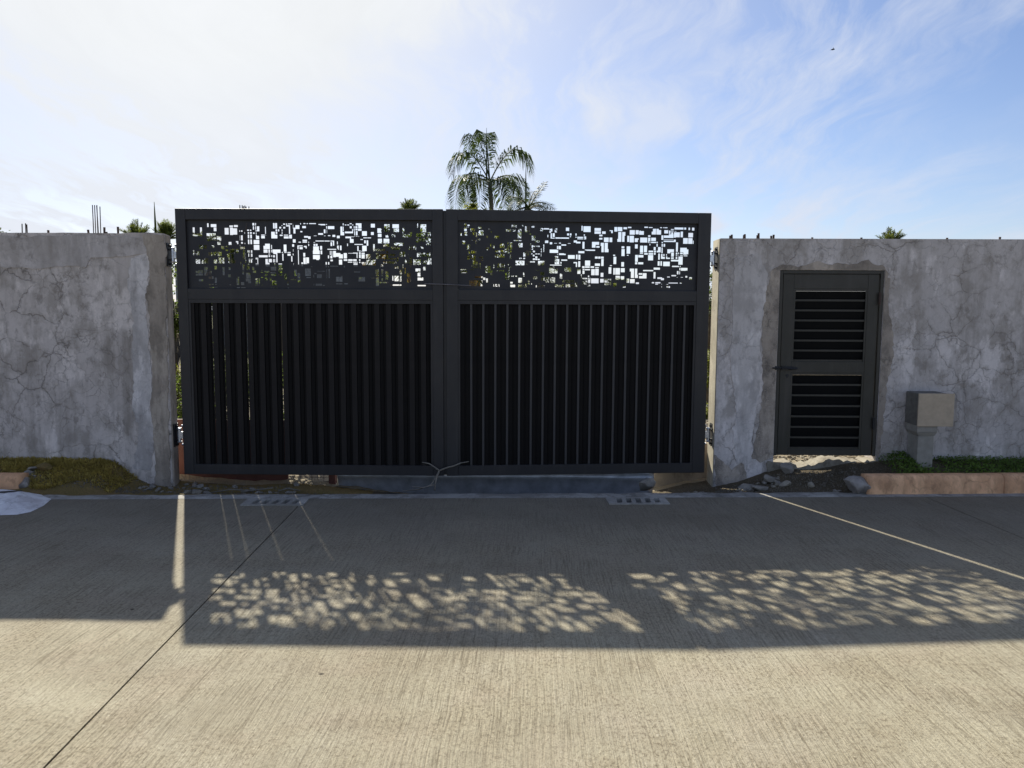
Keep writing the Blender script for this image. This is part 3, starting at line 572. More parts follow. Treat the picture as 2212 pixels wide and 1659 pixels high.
o = heightfield(-11, 11, 240, lambda x: wall_y(x)+.25, lambda x: 14, 150, yard_z).build('yard_soil', M['yard'], None, True, fix=False); tag(o, kind='structure')
o = MB().add([(-900, -900, -.5), (900, -900, -.5), (900, 1600, -.5), (-900, 1600, -.5)], [(0, 1, 2, 3)]).build('ground', M['ground'], fix=False); tag(o, kind='structure')
o = heightfield(-160, 160, 40, lambda x: 13.9, lambda x: 260, 40, lambda x, y: .1 + (y-14)*.004 + .25*mnoise.noise(Vector((x*.05, y*.05, 0)))).build('field_terrain', M['ground'], None, True, fix=False); tag(o, kind='structure')

# ------------------------------------------------------------------ walls
ww = tag(empty('boundary_wall', (-3.5, YL, 0)), 'long cracked grey concrete wall left of the black gate', 'wall', 'boundary walls beside the gate')
def wl(mb_pts): return mb_pts
def rag_top(x0, x1, z, seed, n=60):
    return [(x0+(x1-x0)*i/n, z + .006*mnoise.noise(Vector((x0+(x1-x0)*i/n*9, seed, 0))) + .006*mnoise.noise(Vector((i*.19, seed, 5)))) for i in range(n+1)]
def local(o, parent): o.matrix_parent_inverse = Matrix.Translation(-parent.location); return o
top = rag_top(-10.0, -3.5, 2.44, 1, 90); top[-1] = (-3.5, 2.435)
local(MB().prism_xz([(-10, -.4)] + top[:1] + top[1:] + [(-3.502, 1.0), (-3.515, -.4)], YL, YL+WT).build('wall_body', M['wall_a'], ww), ww)
for v in ww.children[0].data.vertices:
    if v.co.x > -3.6 and v.co.y > .1: v.co.x -= .056
we = tag(empty('boundary_wall', (1.97, YR, 0)), 'grey concrete wall right of the gate holding the louvred door', 'wall', 'boundary walls beside the gate')
DX0, DX1, DZ0, DZ1 = 2.575, 3.615, .10, 2.118     # door opening in the east wall
xs = [1.97, 2.2, DX0, 3.0, DX1, 4.2, 5, 6, 7.5, 10]; zs = [-.4, DZ0-.02, .8, 1.6, DZ1, 2.427]
local(sheet(xs, zs, lambda i, k: not (xs[i] >= DX0 and xs[i+1] <= DX1 and 1 <= k < 4), lambda a, b, t: (a, t, b + (.005*mnoise.noise(Vector((a*9, 2, 0))) if b > 2.4 else 0)), YR, YR+.26).build('wall_body', M['wall_b'], we), we)
# end face cast against formwork: a thin coat returning round the corner
local(MB().box(1.962, 1.9695, YR+.006, YR+.258, -.35, 2.424).build('end_coat', M['endface'], we), we)
local(MB().hexa([(-3.514, .004, -.35), (-3.497, .004, -.35), (-3.551, .238, -.35), (-3.575, .238, -.35), (-3.514, .004, 2.425), (-3.497, .004, 2.425), (-3.551, .238, 2.425), (-3.575, .238, 2.425)]).build('end_coat', M['pillar'], ww), ww)

def coat(poly_px, Y, name, mtl, parent, th=.008, step=.05, amp=.012, seed=1, keep=()):
    P = [(at(x, y, Y).x, at(x, y, Y).z) for x, y in poly_px]
    P = wobble(wobble(P, .16, .022, seed+50), step*.7, amp*.8, seed)
    return local(MB().prism_xz(P, Y-th, Y+.002).build(name, mtl, parent), parent)
coat([(-400, 506), (345, 509), (330, 545), (200, 560), (190, 577), (40, 577), (-400, 575)], YL, 'render_band', M['band'], ww, .007, .06, .008, 3)
coat([(311, 512), (357, 509), (360, 700), (366, 900), (371, 1052), (330, 1052), (335, 960), (329, 880), (333, 800), (322, 720), (318, 640), (326, 560)], YL, 'pillar_render', M['pillar'], ww, .010, .045, .012, 5)
coat([(278, 560), (322, 545), (316, 640), (320, 730), (331, 810), (327, 880), (332, 960), (327, 1020), (292, 1015), (300, 930), (286, 860), (292, 740), (282, 650)], YL, 'skim_patch', M['skim'], ww, .005, .04, .014, 6)
coat([(1590, 560), (1640, 548), (1655, 590), (1642, 700), (1640, 830), (1628, 940), (1625, 1000), (1600, 1020), (1592, 1000), (1578, 930), (1592, 900), (1580, 800), (1583, 660)], YR, 'skim_patch', M['skim'], we, .006, .04, .012, 7)
# dark mortar round the door: a ragged horseshoe
outer = [(1692, 572), (1725, 576), (1755, 565), (1778, 566), (1796, 571), (1850, 568), (1875, 562), (1887, 570), (1911, 576), (1922, 604), (1919, 655), (1923, 690), (1929, 735), (1929, 775), (1923, 800), (1914, 840), (1910, 890), (1905, 940), (1898, 993)]
inner_r = [(1895, 993), (1912, 582)]; inner_l = [(1687, 582), (1674, 993)]
outer_l = [(1640, 998), (1622, 985), (1640, 905), (1648, 850), (1646, 730), (1647, 665), (1652, 628), (1664, 605), (1668, 582)]
def PXZ(l, Y): return [(at(x, y, Y).x, at(x, y, Y).z) for x, y in l]
oz = wobble_open(PXZ(outer, YR), .035, .013, 21); ol = wobble_open(PXZ(outer_l, YR), .035, .013, 22)
ring = oz + [(DX1+.004, .245), (DX1+.004, DZ1+.004), (DX0-.004, DZ1+.004), (DX0-.004, .235)] + ol
local(MB().prism_xz(ring, YR-.005, YR+.002).build('mortar_surround', M['mortar'], we), we)
coat([(1546, 985), (1578, 1010), (1600, 1000), (1612, 1018), (1608, 1045), (1570, 1058), (1545, 1058)], YR, 'cracked_patch', M['mortar'], we, .007, .04, .012, 9)
# rebar stubs left standing on both walls
def stub(px, py, h, Y, parent, lean=0.0, r=.010):
    p = at(px, py, Y+.10); z0 = 2.43 if parent is ww else 2.42
    local(MB().tube([(p.x, Y+.10, z0-.03), (p.x+lean*h, Y+.10, z0+h)], [r*.95, r*1.1], 7).build('rebar_stub', M['rebar'], parent), parent)
for px, h in ((105, .045), (192, .05), (225, .075), (231, .03), (255, .08)): stub(px, 503, h, YL, ww, random.uniform(-.2, .2))
for px, h in ((1576.8, .045), (1581.3, .055), (1606, .05), (1609.5, .06), (1635.5, .05), (1639.3, .07), (1666.3, .045), (1670.4, .055), (1753.5, .03), (1861, .03), (2046, .03), (2159, .04)): stub(px, 515, h, YR, we, random.uniform(-.1, .25))

# ------------------------------------------------------------------ gate leaves
ZB, ZT = .040, 2.684
SCR0, SCR1, SLT0, SLT1 = 1.906, 2.577, .142, 1.800
def parse(s): return [tuple(int(v)/1000 for v in r.split(',')) for r in s.split()]
def make_leaf(label, loc, rz, Wd, u0, u1, holes, fin_share, gaps, hinge_left, npitch):
    gl = tag(empty('gate_leaf', loc, rz), label, 'gate', 'leaves of the black double gate')
    th = .055
    # frame members: two stiles, three rails
    for a, b in ((.008 if hinge_left else 0, u0), (u1, Wd)): MB().box(a, b, 0, th, ZB, ZT).build('frame_stile', M['gate'], gl, bevel=.003)
    for a, b in ((ZB, SLT0), (SLT1+.0, SCR0), (SCR1, ZT)): MB().box(u0+.0005, u1-.0005, .001, th-.001, a, b).build('frame_rail', M['gate'], gl, bevel=.003)
    # cut sheet-metal screen
    c = .004; nx = int((u1-u0)/c); nz = int((SCR1-SCR0)/c)
    xs = [u0 + (u1-u0)*i/nx for i in range(nx+1)]; zs = [SCR0 + (SCR1-SCR0)*k/nz for k in range(nz+1)]
    void = [bytearray(nz) for _ in range(nx)]
    for a, b, d, e in holes:
        i0, i1 = int(round((a-u0)/c)), int(round((d-u0)/c)); k0, k1 = int(round((b-SCR0)/c)), int(round((e-SCR0)/c))
        if i1 == i0: i1 += 1
        if k1 == k0: k1 += 1
        for i in range(max(2, i0), min(nx-2, i1)):
            for k in range(max(2, k0), min(nz-2, k1)): void[i][k] = 1
    sheet(xs, zs, lambda i, k: not void[i][k], lambda a, b, t: (a, t, b), .034, .038).build('cut_screen', M['screen'], gl, fix=False)
    # thin bead framing both openings
    for z0, z1 in ((SLT0, SLT1),):
        mb = MB(); q = .022
        mb.box(u0+.001, u1-.001, .006, .0145, z1-.036, z1-.0005); mb.box(u0+.001, u0+q, .006, .0145, z0+.001, z1-.037); mb.box(u1-q, u1-.001, .006, .0145, z0+.001, z1-.037)
        mb.build('bead', M['gate'], gl)
    # slats
    a, b = u0+.0002, u1-.0062; pt = (b-a)/npitch; fin = pt*fin_share; zl, zh = SLT0-.004, SLT1+.004
    g0, g1 = fin+(pt-fin)*.45, fin+(pt-fin)*.55
    def slat(end):
        prof = [(0, .034), (0, .016), (fin, .016), (fin+.004, .030), (g0, .036), (g0+.003, .030), (g1, .030), (g1+.003, .036), (min(end, pt-.002), .0335), (end, .0345),
                (end, .0375), (g1+.002, .039), (g1-.001, .033), (g0+.004, .033), (g0+.001, .039), (fin+.002, .034), (fin-.002, .019), (.003, .019), (.003, .034)]
        me = MB().prism_xy(prof, zl, zh).mesh('slat'); me.materials.append(M['slat']); me.materials.append(M['rib'] if hinge_left else M['rib_bright'])
        for f in me.polygons:                   # raised rib takes the lighter colour, the pan between the darker
            if f.normal.y < -.9 and f.center.y < .02: f.material_index = 1
        return me
    me, me2 = slat(pt+.006), slat(pt-.0107)
    gi = {int((u-a)/pt) for u in gaps}
    for k in range(npitch): share(me2 if k in gi else me, 'slat', gl, (a+k*pt, 0, 0))
    # hinges: plate on the wall end, two arms, barrel
    hu = -.040 if hinge_left else Wd+.040
    for hz in (2.235, .435):
        mb = MB(); s = -1 if hinge_left else 1
        mb.tube([(hu, .03, hz-.062), (hu, .03, hz+.062)], .020, 12)
        mb.tube([(hu, .03, hz+.062), (hu, .03, hz+.075)], [.026, .022], 12); mb.tube([(hu, .03, hz-.078), (hu, .03, hz-.062)], [.022, .026], 12)
        e0, e1 = sorted((hu, hu-s*.040))
        mb.box(e0, e1, .012, .046, hz-.035, hz+.035)
        h = mb.build('hinge', M['steel'], gl, bevel=.002)
        mb = MB(); e0, e1 = sorted((hu, hu+s*.032))
        for dz in (-.055, .045): mb.box(e0, e1, .008, .052, hz+dz, hz+dz+.012)
        p0, p1 = sorted((hu+s*.032, hu+s*.041)); mb.box(p0, p1, -.02, .085, hz-.115, hz+.115)
        for dz in (-.09, .09): mb.tube([(hu+s*.034, .03, hz+dz), (hu+s*.012, .03, hz+dz)], .012, 8)
        mb.build('hinge_plate', M['blacksteel'], h)
        for dz in (-.095, .095): MB().tube([(hu-s*.041, .03, hz+dz), (hu-s*.026, .03, hz+dz)], .013, 8).build('hinge_bolt', M['steel'], h)
    for uu in (u0+.012, u1-.012): MB().tube([(uu, -.002, SCR0-.045), (uu, .004, SCR0-.045)], .007, 8).build('rivet', M['gate'], gl)
    return gl
AZT = math.tan(-SUN_AZ)
strip_px = [(456, 1067), (486, 1068), (541, 1069), (636, 1081)]
gaps = []
for px, py in strip_px:
    p = onground(px, py); gaps.append(p.x - AZT*(.08-p.y) + 3.423)
LH, RH = parse(HOLES_L), parse(HOLES_R)
left_leaf = make_leaf('left leaf of the black gate, with rust brown board behind its foot', (-3.423, .05, 0), 0, 2.638, .108, 2.535, LH, .44, gaps, True, 21)
MB().box(2.6385, 2.6685, .02, .05, ZB+.01, ZT-.012).build('stop_bar', M['gate'], left_leaf, bevel=.002)
right_leaf = make_leaf('right leaf of the black gate, set back towards the louvred door wall', (-.754, .05, 0), radians(5.404), 2.655, .115, 2.525, RH, .18, [], False, 20)

# ------------------------------------------------------------------ louvred door
dr = tag(empty('louvred_door', (DX0, YR, .235)), 'olive black steel door with two louvred panels in the right wall', 'door')
fw = DX1-DX0; fh = DZ1-.235
yo = .004
for a, b in ((0.003, .034), (fw-.034, fw-.003)): MB().box(a, b, yo, yo+.09, 0, fh-.003).build('door_frame', M['door'], dr, bevel=.003)
MB().box(.0345, fw-.0345, yo+.001, yo+.089, fh-.036, fh-.003).build('door_frame', M['door'], dr, bevel=.003)
lx0, lx1, lz0, lz1 = .042, fw-.042, .004, fh-.0385
def zpx(y): return at(1800, y, YR).z - .235
leaf = empty('door_leaf'); leaf.parent = dr
MB().box(.035, fw-.035, yo+.062, yo+.088, fh-.075, fh-.0365).build('door_stop', M['door'], dr)
zu1, zu0, zl1, zl0 = zpx(624), zpx(781.6), zpx(806), zpx(971)
sw = .108
pf = yo+.012
def dbox(a, b, c, d, nm, y0=pf, y1=pf+.045): return MB().box(a, b, y0, y1, c, d).build(nm, M['door'], leaf, bevel=.003)
dbox(lx0, lx0+sw, lz0, lz1, 'stile'); dbox(lx1-sw, lx1, lz0, lz1, 'stile')
for c, d in ((lz0, zl0), (zl1, zu0), (zu1, lz1)): dbox(lx0+sw+.0005, lx1-sw-.0005, c, d, 'rail', pf+.001, pf+.044)
for c, d in ((zl0, zl1), (zu0, zu1)):
    mb = MB(); q = .019; e = .001
    mb.box(lx0+sw+e, lx1-sw-e, pf+.004, pf+.0105, d-q, d-e*.5); mb.box(lx0+sw+e, lx0+sw+q, pf+.004, pf+.0105, c+e, d-q-e); mb.box(lx1-sw-q, lx1-sw-e, pf+.004, pf+.0105, c+e, d-q-e)
    mb.box(lx0+sw+e, lx1-sw-e, pf+.016, pf+.040, d-q-.003, d-.0005)
    mb.build('bead', M['door'], leaf)
    n = 7; h = (d-q-.004-c-e)/n
    prof = [(.012, 0), (.012, .019), (.044, .021), (.018, h-.0006), (.023, h-.0006), (.052, .016), (.052, -.012), (.0475, -.012), (.0475, 0)]
    mb = MB(); k = len(prof); x0, x1 = lx0+sw+.001, lx1-sw-.001
    tri = tessellate_polygon([[Vector((y, z, 0)) for y, z in prof]])
    mb.add([(x0, pf+y, z) for y, z in prof] + [(x1, pf+y, z) for y, z in prof], [tuple(t) for t in tri] + [tuple(k+i for i in reversed(t)) for t in tri] + [(i, (i+1) % k, k+(i+1) % k, k+i) for i in range(k)])
    me = mb.mesh('louvre_slat'); me.materials.append(M['louvre']); me.materials.append(M['door'])
    for f in me.polygons:  # front bars take plain door paint, the recessed faces keep the painted shade
        if f.normal.y < -.985: f.material_index = 1
    for i in range(n): share(me, 'louvre_slat', leaf, (0, 0, c+.001+i*h))
zz = zpx(795.6); mb = MB()
mb.tube([(-.045, -.012, zz), (.20, -.012, zz)], .008, 8); mb.box(.05, .17, -.006, pf-.001, zz-.018, zz+.018); mb.box(-.02, .022, -.010, yo-.001, zz-.02, zz+.02)
mb.tube([(.11, -.012, zz), (.135, -.03, zz-.008), (.20, -.03, zz-.004)], .007, 7)
mb.build('slide_bolt', M['blacksteel'], dr, bevel=.001)
mb = MB(); mb.tube([(.115, pf-.004, zz-.075), (.115, pf+.01, zz-.075)], .016, 10); mb.box(.108, .122, pf-.006, pf-.002, zz-.098, zz-.07); mb.build('keyhole', M['blacksteel'], dr)
for hz in (fh-.28, .34): MB().tube([(lx1+.003, -.008, hz-.06), (lx1+.003, -.008, hz+.06)], .013, 10).build('hinge', M['rebar'] if hz > 1 else M['blacksteel'], dr)
for rx, rz in ((.09, fh-.10), (.95, fh-.10), (.10, .07), (.93, .06)): MB().tube([(rx, pf-.003, rz), (rx, pf+.004, rz)], .005, 8).build('rivet', M['blacksteel'], dr)
tag(local(MB().prism_xz(wobble([(DX0-.06, -.1), (DX1+.06, .0), (DX1+.06, .19), (DX1-.02, .20), (DX1-.16, .175), (DX0+.55, .20), (DX0+.42, .15), (DX0+.25, .12), (DX0+.16, .17), (DX0+.05, .14), (DX0-.06, .18)], .03, .012, 5), YR-.02, YR+.20).build('broken_threshold', M['rubble_tan'], we), we))

# ------------------------------------------------------------------ meter pedestal
pd = tag(empty('meter_pedestal', (4.05, YR-.16, .2)), 'small concrete pedestal with beige faced box against the right wall', 'meter box')
a = at(1986, 850, -.03); b = at(2058.6, 921.5, -.03)
bx0, bx1, bz0, bz1 = a.x-4.05, b.x-4.05, b.z-.2, a.z-.2
yf = -.03-(YR-.16)
MB().box(bx0, bx1-.05, yf+.012, .148, bz0+.006, bz1-.002).build('box_body', M['box_body'], pd, bevel=.006)
MB().box(bx0-.004, bx1, yf-.004, yf+.0115, bz0, bz1).build('box_cover', M['box_face'], pd, bevel=.003)
c0, c1 = bx0+.005, bx0+.205
MB().hexa([(c0+.02, yf+.03, bz0-.10), (c1-.02, yf+.03, bz0-.10), (c1-.02, .12, bz0-.10), (c0+.02, .12, bz0-.10), (c0, yf+.015, bz0-.062), (c1, yf+.015, bz0-.062), (c1, .13, bz0-.062), (c0, .13, bz0-.062)]).box(c0, c1, yf+.015, .13, bz0-.0615, bz0+.005).build('neck', M['post'], pd, bevel=.004)
MB().box(c0+.022, c1-.022, yf+.032, .118, -.30, bz0-.099).build('post', M['post'], pd, bevel=.006)

# ------------------------------------------------------------------ kerbs, hump end, drain covers
def kerb_y(x): return -.452 + (x-3.35)*.058
def kerb_piece(x0, x1, yfn, h, n=14, w_=.17, seed=0):
    prof = [(0, -.05), (.004, .05), (.012, h*.72), (.030, h*.93), (.058, h), (w_*.8, h), (w_, h*.94), (w_+.01, -.05)]
    mb = MB(); vs = []
    for i in range(n+1):
        x = x0 + (x1-x0)*i/n
        for y, z in prof: vs.append((x + (.012*mnoise.noise(Vector((y*40, z*30, x0+seed))) if i in (0, n) else 0), yfn(x)+y+.005*mnoise.noise(Vector((x*4, z*9, seed))), z+.005*mnoise.noise(Vector((x*5, y*9, seed)))))
    k = len(prof)
    mb.add(vs, [(i*k+j, (i+1)*k+j, (i+1)*k+j+1, i*k+j+1) for i in range(n) for j in range(k-1)] + [tuple(range(k)), tuple(n*k+j for j in reversed(range(k)))])
    return mb
ke = tag(empty('kerb', (3.2, -.45, 0)), 'peach painted kerb with a broken end, along the grass right of the door', 'kerb', 'peach painted kerbs')
for x0, x1, s in ((3.235, 4.545, 1), (4.553, 6.4, 2), (6.41, 9.4, 3)): local(kerb_piece(x0, x1, kerb_y, .175, 24, seed=s).build('kerb_block', M['kerb'], ke, True), ke)
me = rock_mesh(.165, 5, .72, 3); me.materials.append(M['kerb_broken'])
o = share(me, 'broken_end', ke, (3.20, -.36, .045), (0, .3, .3)); local(o, ke)
kw = tag(empty('kerb', (-4.7, -.57, 0)), 'short peach painted kerb end beside the white hump, under the left wall', 'kerb', 'peach painted kerbs')
local(kerb_piece(-9, -4.70, lambda x: -.575+(x+4.7)*.03, .15, 40, seed=7).build('kerb_block', M['kerb'], kw, True), kw)
me = rock_mesh(.10, 9, .8, 3); me.materials.append(M['kerb_broken']); local(share(me, 'broken_end', kw, (-4.70, -.49, .04), (0, .2, 0)), kw)

hp = tag(empty('white_hump', (-4.6, -1.0, 0)), 'worn white painted concrete hump end with a black smear on the road', 'road hump')
ft = [(-7.0, -.62), (-4.62, -.62), (-4.40, -.70), (-4.215, -.855), (-4.135, -1.10), (-4.12, -1.30), (-4.18, -1.385), (-4.34, -1.41), (-7.0, -1.43)]
tp = [(-7.0, -.75), (-4.72, -.75), (-4.55, -.80), (-4.44, -.92), (-4.40, -1.05), (-4.40, -1.13), (-4.44, -1.17), (-4.52, -1.19), (-7.0, -1.21)]
mb = MB(); n = len(ft)
mb.add([(x, y, .002) for x, y in ft] + [(x, y, .062) for x, y in tp], [(i, (i+1) % n, n+(i+1) % n, n+i) for i in range(n)] + [tuple(n+i for i in range(n))])
local(mb.build('hump_body', M['white'], hp, bevel=.02), hp)
sm_poly = wobble([(-5.1, -1.02), (-4.86, -.93), (-4.66, -.83), (-4.52, -.80), (-4.56, -.86), (-4.70, -.93), (-4.62, -.96), (-4.82, -1.0), (-4.85, -1.08), (-5.1, -1.12)], .03, .008, 4)
local(MB().prism_xy([(x, y) for x, y in sm_poly], .0605, .0655).build('black_smear', M['tar'], hp), hp)

for (ga, gb), (gc, gd) in GR:
    gt = tag(empty('drain_cover', rd((ga+gc)/2, (gb+gd)/2, 0)), None, 'drain cover', 'slotted drain covers at the road edge')
    gt['label'] = 'slotted concrete drain cover near the slab joint, left of the pair' if ga < 0 else 'slotted concrete drain cover below the right gate leaf'
    a0, a1, b0, b1 = ga-.006, gc+.006, gb-.006, gd-.008
    xs = [a0]; 
    for k in range(5):
        c = a0 + .11 + k*(a1-a0-.20)/4.0; xs += [c-.024, c+.024]
    xs.append(a1); zs = [b0, b0+.035, b1-.045, b1]
    local(sheet(xs, zs, lambda i, k: not (k == 1 and i % 2 == 1), lambda a, b, t: rd(a + (.10*(b-(b0+b1)/2) if 0 < 1 else 0)*(1 if a0 < a < a1 else 0), b, t), .009, -.055).build('slotted_slab', M['grate'], gt, bevel=.002), gt)
    mb = MB()
    mb.add([rd(ga-.02, gb-.02, -.165), rd(gc+.02, gb-.02, -.165), rd(gc+.02, gd+.02, -.165), rd(ga-.02, gd+.02, -.165)], [(0, 1, 2, 3)])
    local(mb.build('drain_pit', M['dark'], gt, fix=False), gt)
# ------------------------------------------------------------------ junk under and behind the gate
def X(px, y, Y): return at(px, y, Y).x
Yp = .46
rp = tag(empty('formwork_panel', (X(550, 1040, Yp), Yp, -.1)), 'red brown formwork board under the left gate leaf, with a wire mesh opening', 'board')
xa, xb = X(374, 1040, Yp), X(727, 1040, Yp); zt = .54
hx0, hx1, hz0, hz1 = X(622, 1040, Yp), X(712, 1040, Yp), at(600, 1049, Yp).z, at(600, 1012, Yp).z
xs = [xa, hx0, hx1, xb]; zs = [-.30, hz0, hz1, zt]
local(sheet(xs, zs, lambda i, k: not (i == 1 and k == 1), lambda a, b, t: (a, t, b), Yp, Yp+.02).build('board', M['red_ply'], rp), rp)
local(MB().box(hx1+.002, xb-.002, Yp-.045, Yp-.002, -.28, zt-.1).build('stud', M['red_ply'], rp), rp)
local(MB().box(xa+.05, hx0-.02, Yp-.03, Yp-.002, at(500, 1043, Yp).z-.10, at(500, 1043, Yp).z).build('batten', M['red_ply'], rp), rp)
mb = MB(); k = 0
for i in range(1, 7): x = hx0 + (hx1-hx0)*i/7; mb.tube([(x, Yp+.01, hz0), (x, Yp+.01, hz1)], .003, 5)
for i in range(1, 4): z = hz0 + (hz1-hz0)*i/4; mb.tube([(hx0, Yp+.012, z), (hx1, Yp+.012, z)], .003, 5)
local(mb.build('wire_mesh', M['rebar'], rp), rp)
tb = local(MB().box(hx0+.02, X(672, 1040, Yp), .9, 1.2, -.2, .06).build('offcut_board', M['red_ply']), rp); tb.parent = rp

Ys = .36
sr = tag(empty('metal_sheet', (.3, Ys, -.1)), 'silver ribbed sheet metal lying under the gate beside the red board', 'metal sheet')
x0, x1 = X(729, 1045, Ys), X(1412, 1045, Ys)
prof = [(.19, .42), (.16, .24), (.10, .12), (.05, .095), (.012, .075), (-.005, .05), (.0, .028), (.02, .012), (.012, -.006), (-.008, -.028), (-.006, -.055), (.02, -.075), (.04, -.135), (.06, -.22), (.07, -.30)]  # first points are an added unseen rise that keeps sun off the hollow
nn = 46; mb = MB(); vs = []
for i in range(nn+1):
    x = x0 + (x1-x0)*i/nn
    for y, z in prof: vs.append((x, Ys+y+.006*mnoise.noise(Vector((x*3, z*20, 0))), z+.012*mnoise.noise(Vector((x*1.4, z*6, 3)))+.01))
k = len(prof); mb.add(vs, [(i*k+j, (i+1)*k+j, (i+1)*k+j+1, i*k+j+1) for i in range(nn) for j in range(k-1)])
o = local(mb.build('ribbed_sheet', M['sheet_metal'], sr, True), sr); sd = o.modifiers.new('thick', 'SOLIDIFY'); sd.thickness = .002
tw = tag(MB().prism_xz(wobble([(X(1402, 1030, .60), -.25), (2.05, -.25), (2.05, .285), (X(1402, 1030, .6)+.05, .28)], .05, .01, 3), .60, .78).build('low_wall', M['tan_wall']), 'low tan concrete wall stub showing under the right gate leaf', 'low wall')

def rock(r, p, label, mt, seed, flat=.6, group=None, rz=0.0, cat='rubble'):
    me = rock_mesh(r, seed, flat); me.materials.append(mt)
    o = bpy.data.objects.new('rubble_chunk', me); COL.objects.link(o); o.location = p; o.rotation_euler = (random.uniform(-.25, .25), random.uniform(-.25, .25), rz)
    tag(o, label, cat, group or 'loose concrete chunks along the walls'); return o
def gz(px, py, Y):
    x = at(px, py, Y).x; return Vector((x, Y, max(verge_z(x, Y), -.2)))
rock(.105, at(1396, 1046, .02), 'large rounded grey concrete lump under the right gate leaf', M['rubble'], 31, .8)
p = gz(1700, 1022, .08); rock(.085, p+Vector((0, 0, .05)), 'round pale concrete lump under the left corner of the louvred door', M['rubble'], 32, .85)
p = gz(95, 1045, -.28); rock(.10, p+Vector((0, 0, .02)), 'flat topped earth crusted chunk on the mossy bank', M['moss_soil'], 33, .62)
p = gz(72, 1033, -.30); rock(.060, p+Vector((0, 0, .03)), 'flat grey concrete chip leaning beside the left kerb end', M['rubble'], 34, .35)
p = gz(64, 1043, -.36); rock(.055, p+Vector((0, 0, .02)), 'lumpy grey chunk touching the left kerb end', M['rubble'], 35, .7)
p = gz(1618, 1052, -.12); rock(.105, p+Vector((0, 0, .02)), 'flat slab chunk at the foot of the right wall corner', M['rubble'], 36, .28)
p = gz(1640, 1056, -.20); rock(.085, p+Vector((0, 0, .02)), 'flat slab chunk on the gutter where the sunlight strip starts', M['rubble'], 37, .3)
p = gz(1658, 1044, -.05); rock(.07, p+Vector((0, 0, .04)), 'biggest pale chunk in the rubble pile left of the soil mound', M['rubble'], 38, .75)
p = gz(1694, 1050, -.16); rock(.07, p+Vector((0, 0, .01)), 'brownish chunk between the rubble pile and the dark soil mound', M['rubble_tan'], 39, .55)
p = gz(1752, 1055, -.2); rock(.04, p+Vector((0, 0, .02)), 'single small stone on the dark soil mound in front of the door', M['rubble_tan'], 40, .8)
rnd = random.Random(5); SH = [rock_mesh(1.0, 60+i, .55, 1) for i in range(6)]
for i, me in enumerate(SH): me.materials.append(M['rubble'] if i % 3 else M['rubble_tan'])
def scatter(n, pxr, Yr, rr, label, grp):
    for k in range(n):
        Y = rnd.uniform(*Yr); x = at(rnd.uniform(*pxr), 1045, Y).x; r = rnd.uniform(*rr)
        o = bpy.data.objects.new('rubble_chunk', SH[k % 6]); COL.objects.link(o); o.scale = (r, r*rnd.uniform(.7, 1.2), r*rnd.uniform(.7, 1.1)); o.rotation_euler = (rnd.uniform(-.4, .4), rnd.uniform(-.4, .4), rnd.uniform(0, 6))
        o.location = (x, Y, verge_z(x, Y) + r*.15); tag(o, label, 'rubble', grp)
scatter(16, (1648, 1682), (-.18, .02), (.022, .05), 'small pale chunk in the rubble pile beside the right wall corner', 'chunks in the rubble pile right')
scatter(9, (1552, 1640), (-.28, -.02), (.018, .04), 'small chunk along the foot of the right wall corner', 'chunks at the right wall corner')
scatter(14, (300, 372), (-.34, -.06), (.018, .042), 'small chunk along the foot of the left wall end', 'chunks at the left wall end')
scatter(26, (385, 640), (-.42, .25), (.022, .065), 'dusty chunk in the debris heap under the left gate leaf', 'debris heap chunks under the left leaf')
scatter(9, (58, 84), (-.44, -.30), (.016, .034), 'small chunk crumbled off the left kerb end', 'chunks at the left kerb end')
scatter(9, (1790, 1838), (-.40, -.25), (.016, .036), 'small chunk beside the broken right kerb end', 'chunks at the right kerb end')
scatter(12, (1460, 1535), (-.30, .05), (.014, .035), 'small chunk in the dark gap under the right gate leaf', 'chunks under the right leaf')
# crumbs nobody could count
mb = MB()
for k in range(2600):
    q = rnd.random()
    if q < .32: px, Y = rnd.uniform(290, 640), rnd.uniform(-.48, .2)
    elif q < .7: px, Y = rnd.uniform(1545, 1850), rnd.uniform(-.40, .12)
    elif q < .82: px, Y = rnd.uniform(640, 1540), rnd.uniform(-.5, -.2)
    else: px, Y = rnd.uniform(60, 300), rnd.uniform(-.52, -.3)
    x = at(px, 1045, Y).x; r = rnd.uniform(.004, .013); c = Vector((x, Y, verge_z(x, Y)+r*.4)); a = rnd.uniform(0, 6)
    mb.add([c+Vector((cos(a)*r, sin(a)*r, -r*.4)), c+Vector((cos(a+2.1)*r, sin(a+2.1)*r, -r*.4)), c+Vector((cos(a+4.2)*r*.8, sin(a+4.2)*r*.8, -r*.3)), c+Vector((0, 0, r*.7))], [(0, 1, 3), (1, 2, 3), (2, 0, 3)])
tag(mb.build('gravel_crumbs', M['crumb'], fix=False), 'loose gravel crumbs and grit along the wall foot', 'gravel', kind='stuff')
mb = MB()                                       # lit rubble behind the door and gate
